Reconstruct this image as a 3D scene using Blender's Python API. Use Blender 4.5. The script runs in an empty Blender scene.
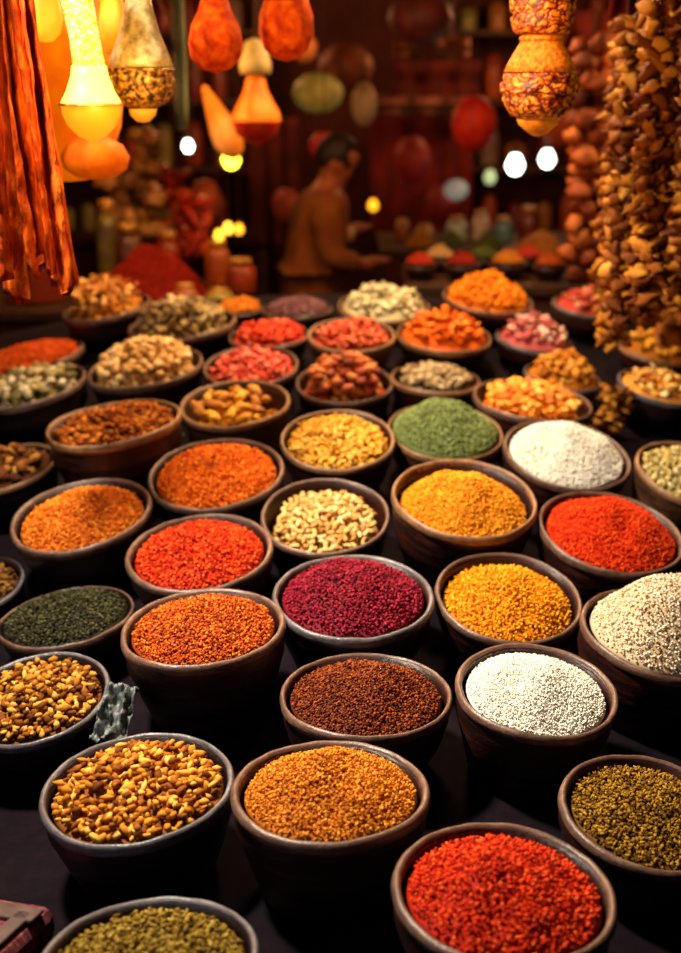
import bpy, bmesh, math, random
import numpy as np
from mathutils import Vector, Matrix, Quaternion, noise

SC = bpy.context.scene
COL = SC.collection
RNG = np.random.default_rng(7)
random.seed(11)
PI = math.pi

# ------------------------------------------------------------------ helpers
def lin(h):
    h = h.lstrip('#')
    c = [int(h[i:i+2], 16)/255 for i in (0, 2, 4)]
    return tuple([(x/12.92 if x <= .04045 else ((x+.055)/1.055)**2.4) for x in c]) + (1.,)

def tag(o, label=None, cat=None, group=None, kind=None):
    if label: o['label'] = label
    if cat: o['category'] = cat
    if group: o['group'] = group
    if kind: o['kind'] = kind
    return o

def thing(name, label, cat, loc=(0, 0, 0), group=None):
    o = bpy.data.objects.new(name, None)
    o.empty_display_size = .05
    COL.objects.link(o); o.location = loc
    return tag(o, label, cat, group)

def link(name, me, mat=None, parent=None):
    o = bpy.data.objects.new(name, me); COL.objects.link(o)
    if mat is not None and not me.materials: me.materials.append(mat)
    if parent is not None: o.parent = parent
    return o

def np_mesh(name, V, F, smooth=True, tint=None):
    """V (n,3) array, F (m,3|4) array"""
    V = np.asarray(V, dtype=np.float32); F = np.asarray(F, dtype=np.int32)
    me = bpy.data.meshes.new(name)
    k = F.shape[1]
    me.vertices.add(len(V)); me.vertices.foreach_set('co', V.ravel())
    me.loops.add(F.size); me.loops.foreach_set('vertex_index', F.ravel())
    me.polygons.add(len(F))
    me.polygons.foreach_set('loop_start', np.arange(0, F.size, k, dtype=np.int32))
    me.polygons.foreach_set('loop_total', np.full(len(F), k, dtype=np.int32))
    me.polygons.foreach_set('use_smooth', np.full(len(F), smooth))
    if tint is not None:
        a = me.attributes.new('tint', 'FLOAT', 'POINT')
        a.data.foreach_set('value', np.asarray(tint, dtype=np.float32))
    me.update(calc_edges=True); me.validate()
    return me

def bm_mesh(name, bm, smooth=True):
    me = bpy.data.meshes.new(name); bm.normal_update(); bm.to_mesh(me); bm.free()
    if smooth:
        for p in me.polygons: p.use_smooth = True
    return me

def lathe(prof, n=40, closed=False, wob=None):
    """surface of revolution of a (r,z) profile; wob(theta, r, z) -> (dr, dz)"""
    m = len(prof); V = []
    for i in range(n):
        t = 2*PI*i/n
        for r, z in prof:
            if wob:
                dr, dz = wob(t, r, z)
            else:
                dr = dz = 0
            V.append(((r*(1+dr))*math.cos(t), (r*(1+dr))*math.sin(t), z+dz))
    F = []
    for i in range(n):
        j = (i+1) % n
        for k in range(m if closed else m-1):
            l = (k+1) % m
            F.append((i*m+k, j*m+k, j*m+l, i*m+l))
    return np.array(V), np.array(F)

def lathe_mesh(name, prof, n=40, closed=False, wob=None, smooth=True):
    V, F = lathe(prof, n, closed, wob)
    return np_mesh(name, V, F, smooth)

def box_bm(bm, c, s, rot=None):
    r = bmesh.ops.create_cube(bm, size=1)
    M = Matrix.Translation(Vector(c)) @ (rot.to_4x4() if rot is not None else Matrix.Identity(4)) @ Matrix.Diagonal((*s, 1))
    bmesh.ops.transform(bm, matrix=M, verts=r['verts'])
    return r['verts']

def box_mesh(name, c, s, bevel=0.0, rot=None):
    bm = bmesh.new(); box_bm(bm, c, s, rot)
    if bevel > 0:
        bmesh.ops.bevel(bm, geom=bm.edges[:], offset=bevel, segments=2, affect='EDGES', profile=.5)
    return bm_mesh(name, bm, False)

def tube(pts, rad, n=8, cap=True):
    """swept tube through pts with radius list"""
    pts = [Vector(p) for p in pts]; V = []; F = []
    m = len(pts)
    ref = Vector((0, 0, 1))
    for i, p in enumerate(pts):
        d = (pts[min(i+1, m-1)] - pts[max(i-1, 0)]).normalized()
        a = d.cross(ref if abs(d.dot(ref)) < .95 else Vector((1, 0, 0))).normalized(); b = d.cross(a)
        r = rad[i] if hasattr(rad, '__len__') else rad
        for k in range(n):
            t = 2*PI*k/n
            V.append(tuple(p + a*(r*math.cos(t)) + b*(r*math.sin(t))))
    for i in range(m-1):
        for k in range(n):
            l = (k+1) % n
            F.append((i*n+k, i*n+l, (i+1)*n+l, (i+1)*n+k))
    if cap:
        V.append(tuple(pts[0])); V.append(tuple(pts[-1])); c0 = len(V)-2; c1 = c0+1
        for k in range(n):
            l = (k+1) % n
            F.append((c0, l, k, k)); F.append((c1, (m-1)*n+k, (m-1)*n+l, (m-1)*n+l))
    return V, F

def tube_mesh(name, pts, rad, n=8):
    V, F = tube(pts, rad, n)
    me = bpy.data.meshes.new(name)
    me.from_pydata([tuple(v) for v in V], [], [tuple(dict.fromkeys(f)) for f in F])
    for p in me.polygons: p.use_smooth = True
    return me

# ------------------------------------------------------------------ materials
def new_mat(name):
    m = bpy.data.materials.new(name); m.use_nodes = True
    nt = m.node_tree; b = nt.nodes['Principled BSDF']
    return m, nt, b

def ramp(nt, fac, cols, pos=None):
    r = nt.nodes.new('ShaderNodeValToRGB')
    e = r.color_ramp.elements
    n = len(cols)
    pos = pos or [i/(n-1) for i in range(n)]
    e[0].position = pos[0]; e[0].color = cols[0]
    e[1].position = pos[-1]; e[1].color = cols[-1]
    for i in range(1, n-1):
        x = e.new(pos[i]); x.color = cols[i]
    nt.links.new(fac, r.inputs[0])
    return r.outputs[0]

def noise_node(nt, scale, detail=4, rough=.6, coord='Object', stretch=None):
    tc = nt.nodes.new('ShaderNodeTexCoord'); n = nt.nodes.new('ShaderNodeTexNoise')
    n.inputs['Scale'].default_value = scale; n.inputs['Detail'].default_value = detail; n.inputs['Roughness'].default_value = rough
    if stretch:
        mp = nt.nodes.new('ShaderNodeMapping'); mp.inputs['Scale'].default_value = stretch
        nt.links.new(tc.outputs[coord], mp.inputs[0]); nt.links.new(mp.outputs[0], n.inputs['Vector'])
    else:
        nt.links.new(tc.outputs[coord], n.inputs['Vector'])
    return n.outputs['Fac']

def bump(nt, b, h, strength=.4, dist=.01):
    bn = nt.nodes.new('ShaderNodeBump'); bn.inputs['Strength'].default_value = strength; bn.inputs['Distance'].default_value = dist
    nt.links.new(h, bn.inputs['Height']); nt.links.new(bn.outputs[0], b.inputs['Normal'])

_cache = {}
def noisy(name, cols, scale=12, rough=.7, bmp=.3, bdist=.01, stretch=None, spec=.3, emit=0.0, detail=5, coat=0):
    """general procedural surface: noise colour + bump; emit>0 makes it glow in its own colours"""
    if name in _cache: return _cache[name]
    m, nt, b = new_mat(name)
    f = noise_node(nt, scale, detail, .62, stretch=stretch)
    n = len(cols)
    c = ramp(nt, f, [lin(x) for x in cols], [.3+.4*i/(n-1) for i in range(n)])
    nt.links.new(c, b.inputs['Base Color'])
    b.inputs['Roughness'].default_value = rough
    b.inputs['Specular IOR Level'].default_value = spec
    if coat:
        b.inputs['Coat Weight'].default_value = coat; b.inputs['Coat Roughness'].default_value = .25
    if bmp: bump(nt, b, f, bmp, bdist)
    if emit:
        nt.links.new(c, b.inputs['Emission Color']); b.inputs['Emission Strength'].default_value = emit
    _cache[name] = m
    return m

def grain_mat(name, cols, rough=.72, spec=.12, patch=.25):
    if name in _cache: return _cache[name]
    m, nt, b = new_mat(name)
    at = nt.nodes.new('ShaderNodeAttribute'); at.attribute_name = 'tint'
    f = noise_node(nt, 16, 3)
    mix = nt.nodes.new('ShaderNodeMix'); mix.data_type = 'FLOAT'; mix.inputs[0].default_value = patch
    nt.links.new(at.outputs['Fac'], mix.inputs[2]); nt.links.new(f, mix.inputs[3])
    c = ramp(nt, mix.outputs[0], [lin(x) for x in cols], [.08+.84*i/(len(cols)-1) for i in range(len(cols))])
    nt.links.new(c, b.inputs['Base Color'])
    b.inputs['Roughness'].default_value = rough; b.inputs['Specular IOR Level'].default_value = spec
    _cache[name] = m
    return m

def piece_mat(name, cols, rough=.55, spec=.35, scale=40):
    """loose pieces: each copy its own tone from the object's random value"""
    if name in _cache: return _cache[name]
    m, nt, b = new_mat(name)
    oi = nt.nodes.new('ShaderNodeObjectInfo')
    f = noise_node(nt, scale, 4)
    mix = nt.nodes.new('ShaderNodeMix'); mix.data_type = 'FLOAT'; mix.inputs[0].default_value = .4
    nt.links.new(oi.outputs['Random'], mix.inputs[2]); nt.links.new(f, mix.inputs[3])
    c = ramp(nt, mix.outputs[0], [lin(x) for x in cols], [.12+.76*i/(len(cols)-1) for i in range(len(cols))])
    nt.links.new(c, b.inputs['Base Color'])
    b.inputs['Roughness'].default_value = rough; b.inputs['Specular IOR Level'].default_value = spec
    bump(nt, b, f, .35, .004)
    _cache[name] = m
    return m

def glow(name, col, strength, base=None):
    if name in _cache: return _cache[name]
    m, nt, b = new_mat(name)
    b.inputs['Base Color'].default_value = lin(base or col)
    b.inputs['Emission Color'].default_value = lin(col); b.inputs['Emission Strength'].default_value = strength
    b.inputs['Roughness'].default_value = .4
    _cache[name] = m
    return m

def clay_mat(name, dark, mid, lite, rough=.42, spec=.4):
    m, nt, b = new_mat(name)
    f = noise_node(nt, 9, 6, .65, stretch=(1, 1, 5))
    f2 = noise_node(nt, 60, 3, .6)
    mix = nt.nodes.new('ShaderNodeMix'); mix.data_type = 'FLOAT'; mix.inputs[0].default_value = .3
    nt.links.new(f, mix.inputs[2]); nt.links.new(f2, mix.inputs[3])
    c = ramp(nt, mix.outputs[0], [lin(dark), lin(mid), lin(lite)], [.34, .52, .72])
    nt.links.new(c, b.inputs['Base Color'])
    b.inputs['Roughness'].default_value = rough; b.inputs['Specular IOR Level'].default_value = spec
    bump(nt, b, mix.outputs[0], .55, .008)
    return m

# ------------------------------------------------------------------ camera frame
FPX, PITCH, CAMZ = 1300.0, math.radians(17), 1.8
cam_d = bpy.data.cameras.new('camera'); cam = bpy.data.objects.new('camera', cam_d); COL.objects.link(cam)
cam.location = (0, 0, CAMZ); cam.rotation_euler = (PI/2 - PITCH, 0, 0)
cam_d.sensor_fit = 'VERTICAL'; cam_d.sensor_height = 24; cam_d.lens = 24*FPX/953
cam_d.dof.use_dof = True; cam_d.dof.focus_distance = 2.35; cam_d.dof.aperture_fstop = 1.4
cam_d.clip_start = .05; cam_d.clip_end = 60
SC.camera = cam
VF = Vector((0, math.cos(PITCH), -math.sin(PITCH))); VU = Vector((0, math.sin(PITCH), math.cos(PITCH)))
def at(px, py, Y):
    """the point of the place seen at a pixel of the photograph, Y metres in front of the camera"""
    d = VF + Vector((1, 0, 0))*((px-340.5)/FPX) + VU*((476.5-py)/FPX)
    return Vector((0, 0, CAMZ)) + d*(Y/d.y)
def mpp(Y): return Y/FPX*1.03

# ------------------------------------------------------------------ the sloping stall table
KX = .10
TY = [0, 1.6, 1.8, 2.1, 2.5, 2.85, 3.3, 6]; TD = [-1, 0, 2, 5, 10, 13.5, 13.5, 13.5]
ys = np.linspace(1.2, 5.5, 4301)
tl = np.radians(np.interp((ys[1:]+ys[:-1])/2, TY, TD))
zz = np.concatenate([[0], np.cumsum(np.tan(tl)*np.diff(ys))]); zz = zz - np.interp(1.77, ys, zz) + .5
def surf(x, y): return float(np.interp(y, ys, zz)) - KX*x*x
def surf_n(x, y):
    return Vector((2*KX*x, -math.tan(math.radians(float(np.interp(y, TY, TD)))), 1)).normalized()
# ------------------------------------------------------------------ clay bowls and their spices
# rim centre x y z, rim radius, height above the table, axis nx ny
BOWLS = {r[0]: r[1:] for r in [
('b1',-0.269,1.536,0.638,0.1555,0.148,-0.054,0.076),
('b2',-0.343,1.943,0.666,0.1646,0.170,-0.068,-0.071),
('b3',-0.016,1.879,0.698,0.1632,0.194,-0.003,-0.000),
('b4',0.240,1.640,0.673,0.1646,0.181,0.048,-0.057),
('b5',0.521,1.917,0.634,0.1540,0.154,0.103,-0.133),
('b6',-0.596,2.297,0.653,0.1458,0.146,-0.117,-0.206),
('b7',-0.275,2.393,0.761,0.1640,0.211,-0.054,-0.087),
('b8',0.048,2.220,0.699,0.1616,0.167,0.010,-0.053),
('b9',0.368,2.210,0.714,0.1519,0.196,0.073,-0.167),
('b10',0.654,2.445,0.725,0.1622,0.201,0.126,-0.187),
('b11',-0.606,2.646,0.675,0.1511,0.109,-0.117,-0.045),
('b12',-0.850,2.825,0.677,0.1141,0.106,-0.162,-0.259),
('b13',-0.319,2.750,0.789,0.1672,0.172,-0.061,-0.193),
('b14',0.027,2.554,0.762,0.1716,0.177,0.010,-0.160),
('b15',0.362,2.594,0.744,0.1593,0.164,0.068,-0.266),
('b16',0.632,2.856,0.799,0.1721,0.186,0.120,-0.246),
('b17',-0.621,2.945,0.811,0.1702,0.176,-0.121,-0.214),
('b18',-0.309,3.084,0.871,0.1695,0.175,-0.062,-0.252),
('b19',-0.036,2.909,0.820,0.1521,0.157,-0.005,-0.309),
('b20',0.291,2.901,0.867,0.1710,0.212,0.054,-0.254),
('b21',0.592,3.262,0.870,0.1682,0.156,0.113,-0.280),
('b22',0.903,3.212,0.834,0.1425,0.176,0.170,-0.305),
('b23',0.281,3.371,0.903,0.1559,0.137,0.059,-0.235),
('b24',-0.007,3.250,0.914,0.1490,0.168,-0.001,-0.282),
('b25',-0.592,3.282,0.950,0.1776,0.229,-0.114,-0.078),
('b26',-0.290,3.477,0.954,0.1525,0.162,-0.056,-0.198),
('b27',-0.880,3.290,0.826,0.1290,0.146,-0.166,-0.201),
('b28',-0.927,3.796,0.928,0.1645,0.136,-0.178,-0.151),
('b29',-0.583,3.799,0.985,0.1711,0.141,-0.112,-0.149),
('b30',-1.005,4.133,0.946,0.1746,0.090,-0.185,-0.077),
('b31',-0.788,4.349,1.071,0.1500,0.124,-0.157,-0.089),
('b32',-0.512,4.163,1.047,0.1762,0.109,-0.100,-0.090),
('b33',-0.265,3.774,0.995,0.1412,0.131,-0.051,-0.227),
('b34',-0.225,4.044,1.035,0.1278,0.105,-0.044,-0.120),
('b35',0.035,3.966,1.052,0.1357,0.136,0.007,-0.206),
('b36',0.012,3.697,0.961,0.1411,0.109,0.003,-0.208),
('b37',0.327,4.048,1.033,0.1495,0.108,0.063,-0.156),
('b38',0.282,3.773,0.957,0.1326,0.096,0.056,-0.106),
('b39',0.551,3.622,0.927,0.1700,0.123,0.105,-0.116),
('b40',0.680,3.889,0.938,0.1196,0.086,0.130,-0.141),
('b41',0.623,4.124,1.006,0.1251,0.090,0.119,-0.114),
('b42',0.498,4.364,1.098,0.1536,0.111,0.098,-0.143),
('b43',0.146,4.332,1.078,0.1540,0.077,0.028,-0.162),
('b44',0.966,3.820,0.921,0.1310,0.131,0.185,-0.155),
('b45',-0.144,4.384,1.061,0.1185,0.049,-0.029,-0.081),
('b46',0.838,4.437,1.060,0.1110,0.100,0.161,-0.137),
('b47',-0.348,4.432,1.057,0.0832,0.043,-0.067,-0.148),
('b48',1.026,4.177,0.955,0.1158,0.093,0.196,-0.117)
]}
clayA = clay_mat('clay_dark', '#0e0606', '#1c0c0a', '#33170f')
clayB = clay_mat('clay_red', '#150706', '#2c100a', '#4e2214')
clayC = clay_mat('clay_tan', '#22120a', '#442614', '#6a4224', rough=.55)
rimG = clay_mat('rim_grey_sheen', '#35302f', '#5c5557', '#8a8588', rough=.36, spec=.5)  # grey rims, with the cool light's bluish sheen mixed into the colour
rimB = clay_mat('rim_brown', '#35211a', '#65483a', '#94765f', rough=.4, spec=.5)
rimT = clay_mat('rim_tan', '#4f3322', '#86603f', '#b48c62', rough=.45, spec=.45)

def bowl_frame(b):
    x, y, z, R, H, nx, ny = BOWLS[b]; R *= .985 if b == 'b12' else 1.012
    n = Vector((nx, ny, math.sqrt(max(.01, 1-nx*nx-ny*ny))))
    q = Vector((0, 0, 1)).rotation_difference(n)
    return Vector((x, y, z)), R, H, n, q

def ico(sub=1):
    bm = bmesh.new(); bmesh.ops.create_icosphere(bm, subdivisions=sub, radius=1)
    V = np.array([v.co[:] for v in bm.verts]); F = np.array([[v.index for v in f.verts] for f in bm.faces]); bm.free()
    return V, F
ICO1, ICO2 = ico(1), ico(2)

def rand_rot(n, flat=None):
    """random rotation matrices; flat keeps the pieces' z axis near vertical"""
    q = RNG.normal(size=(n, 4))
    if flat is not None:
        a = RNG.uniform(0, 2*PI, n); t = RNG.normal(0, flat, (n, 2))
        q = np.stack([np.cos(a/2), t[:, 0]*.5, t[:, 1]*.5, np.sin(a/2)], 1)
    q /= np.linalg.norm(q, axis=1, keepdims=True)
    w, x, y, z = q.T
    return np.stack([np.stack([1-2*(y*y+z*z), 2*(x*y-z*w), 2*(x*z+y*w)], 1),
                     np.stack([2*(x*y+z*w), 1-2*(x*x+z*z), 2*(y*z-x*w)], 1),
                     np.stack([2*(x*z-y*w), 2*(y*z+x*w), 1-2*(x*x+y*y)], 1)], 1)

GS = {'gran': .80, 'seed': .85, 'nug': .92, 'pow': .72, 'flake': 1}
JT = {'nug': .27, 'seed': .2, 'flake': .3}
SHAPES = {'gran': ((1, .85, .75), .8), 'seed': ((1.45, .8, .7), .45), 'nug': ((1.5, .85, .75), .7), 'pow': ((1, .9, .8), .9), 'flake': ((1.5, 1.1, .35), .5)}

def mound_h(R, fill, mound, seed, Rc):
    px, py = .06*math.sin(seed*1.7), .06*math.cos(seed*2.3)
    def h(x, y):
        t = np.clip(np.hypot(x/Rc, y/Rc), 0, 1)
        t2 = np.clip(np.hypot(x/Rc - px*(1-t), y/Rc - py*(1-t)), 0, 1)
        u = x/Rc; v = y/Rc
        wav = .022*np.sin(5*u+seed)*np.cos(4.1*v+seed*2) + .014*np.sin(9*u-3*v+seed*3) + .01*np.sin(13*v+7*u+seed*.7)
        return R*(-fill + mound*(1-t2**1.55) + wav*(1-t**3)*(1+mound))
    return h

def heap_mesh(name, kind, size, R, Rc, h, layers=1.0, rough_amp=.35):
    """one mesh: a mound with the real grains lying all over it"""
    # mound
    n, m = 72, 26
    V = [(0, 0, 0)]; F = []
    for k in range(1, m+1):
        for i in range(n):
            a = 2*PI*i/n; V.append((Rc*k/m*math.cos(a), Rc*k/m*math.sin(a), 0))
    V = np.array(V, dtype=float); V[:, 2] = h(V[:, 0], V[:, 1]) - min(size*.75, .011 if kind == 'nug' else .008)
    sk = np.arange(n)
    V = np.vstack([V, np.column_stack([Rc*.95*np.cos(2*PI*sk/n), Rc*.95*np.sin(2*PI*sk/n), np.full(n, V[-n:, 2].min()-.006)]), [[0, 0, V[-n:, 2].min()-.006]]])
    for i in range(n): F.append((0, 1+i, 1+(i+1) % n))
    for k in range(m):
        for i in range(n):
            a = 1+k*n+i; b = 1+k*n+(i+1) % n
            F += [(a, a+n, b+n), (a, b+n, b)]
    bot = len(V)-1
    for i in range(n): F.append((bot, 1+m*n+(i+1) % n, 1+m*n+i))
    F = np.array(F)
    sc, var = SHAPES[kind]
    size *= GS.get(kind, 1)
    N = int(layers*PI*Rc*Rc/(size*size*(.68 if kind == 'nug' else .86))); i = np.arange(N)+.5
    Rg = Rc - size*(.8 if kind == 'flake' or (kind == 'nug' and size > .0148) else .58)
    r = Rg*np.sqrt(i/N); a = i*2.399963
    x = r*np.cos(a)+RNG.normal(0, size*.33, N); y = r*np.sin(a)+RNG.normal(0, size*.33, N)
    ex = int(N*.22); r = Rg*np.sqrt(RNG.uniform(0, 1, ex))*.97; a = RNG.uniform(0, 2*PI, ex)
    x = np.concatenate([x, r*np.cos(a)]); y = np.concatenate([y, r*np.sin(a)])
    lift = np.concatenate([RNG.normal(0, size*rough_amp*1.05, N), size*RNG.uniform(.2, .6, ex)*rough_amp*2]); N += ex
    q = np.hypot(x, y); s = np.minimum(1, Rg/np.maximum(q, 1e-6)); x *= s; y *= s
    z = h(x, y) + lift
    T, TF = ICO1
    S = np.array(sc)[None]*(size*.5*RNG.uniform(1-.28*var, 1+.42*var, (N, 1)))*RNG.uniform(.82, 1.2, (N, 3))
    M = rand_rot(N, .45 if kind in ('flake', 'nug', 'seed') else None)
    jit = T[None]*(1+RNG.uniform(-JT.get(kind, .17), JT.get(kind, .17), (N, 12, 1)))
    G = np.einsum('nij,nkj->nki', M, jit*S[:, None]) + np.stack([x, y, z], 1)[:, None]
    tint = np.concatenate([np.full(len(V), .2), np.repeat(RNG.uniform(0, 1, N), 12)])  # mound gets a dark tint: painted shade between the grains
    GF = TF[None]+(np.arange(N)*12)[:, None, None]+len(V)
    return np_mesh(name, np.vstack([V, G.reshape(-1, 3)]), np.vstack([F, GF.reshape(-1, 3)]), True, tint)

def make_bowl(b, label, body_mat, rim_mat, fill, thick=.095, taper=.74, deep=.55):
    thick *= .80
    c, R, H, n, q = bowl_frame(b)
    sd = sum(map(ord, b))*.37
    d = q.to_matrix().col[2]
    sn = surf_n(c.x - n.x*H, c.y - n.y*H)
    dev = n.angle(sn)
    rb = taper*R
    Hb = H - rb*math.sin(dev) - .004
    t = thick*R
    k = Hb
    outer = [(0, -Hb), (rb*.85, -Hb), (rb, -Hb+.05*k), (R*(.45*taper+.52), -.62*k), (R*.965, -.33*k), (R*.97, -.13*k), (R*.962, -.05*k)]
    inner_r = R - t
    dz = min(fill*R+.042, Hb-.013)
    inner = [(inner_r, -.05*k), (inner_r*.985, -.2*k), (inner_r*.975, -max(.5*k, dz)), (inner_r*.9, -min(max(.7*k, dz+.02), Hb-.009)), (0, -min(max(.75*k, dz+.025), Hb-.006))]
    def wob(th, r, z):
        f = min(1, r/(R*.5))
        return (f*(-.006+.007*math.sin(2*th+sd)+.004*math.sin(3*th+2*sd)+.0025*math.sin(7*th+sd)+.006*(noise.noise(Vector((math.cos(th)*5, math.sin(th)*5, z*30+sd)))-.5)), f*R*(.010*math.sin(2*th+sd*1.3)+.006*math.sin(3*th+sd)+.003*math.sin(5*th-sd)+.012*noise.noise(Vector((math.cos(th)*4+sd, math.sin(th)*4, 3)))*(z > -.25*Hb))*(1+z/Hb))
    top = thing('clay_bowl', label, 'bowl', c)
    top.rotation_mode = 'QUATERNION'; top.rotation_quaternion = q
    link('body', lathe_mesh('body', outer+inner, 56, False, wob), body_mat, top)
    lip = []
    for i in range(10):
        a = 2*PI*i/10
        lip.append((R-t*.5+t*.56*math.cos(a), -.012-.02*R+(.075*R)*math.sin(a)*(1 if math.sin(a) > 0 else .9)))
    link('rim', lathe_mesh('rim', lip, 72, True, wob), rim_mat, top)
    return top, c, R, inner_r*.955, q

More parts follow.
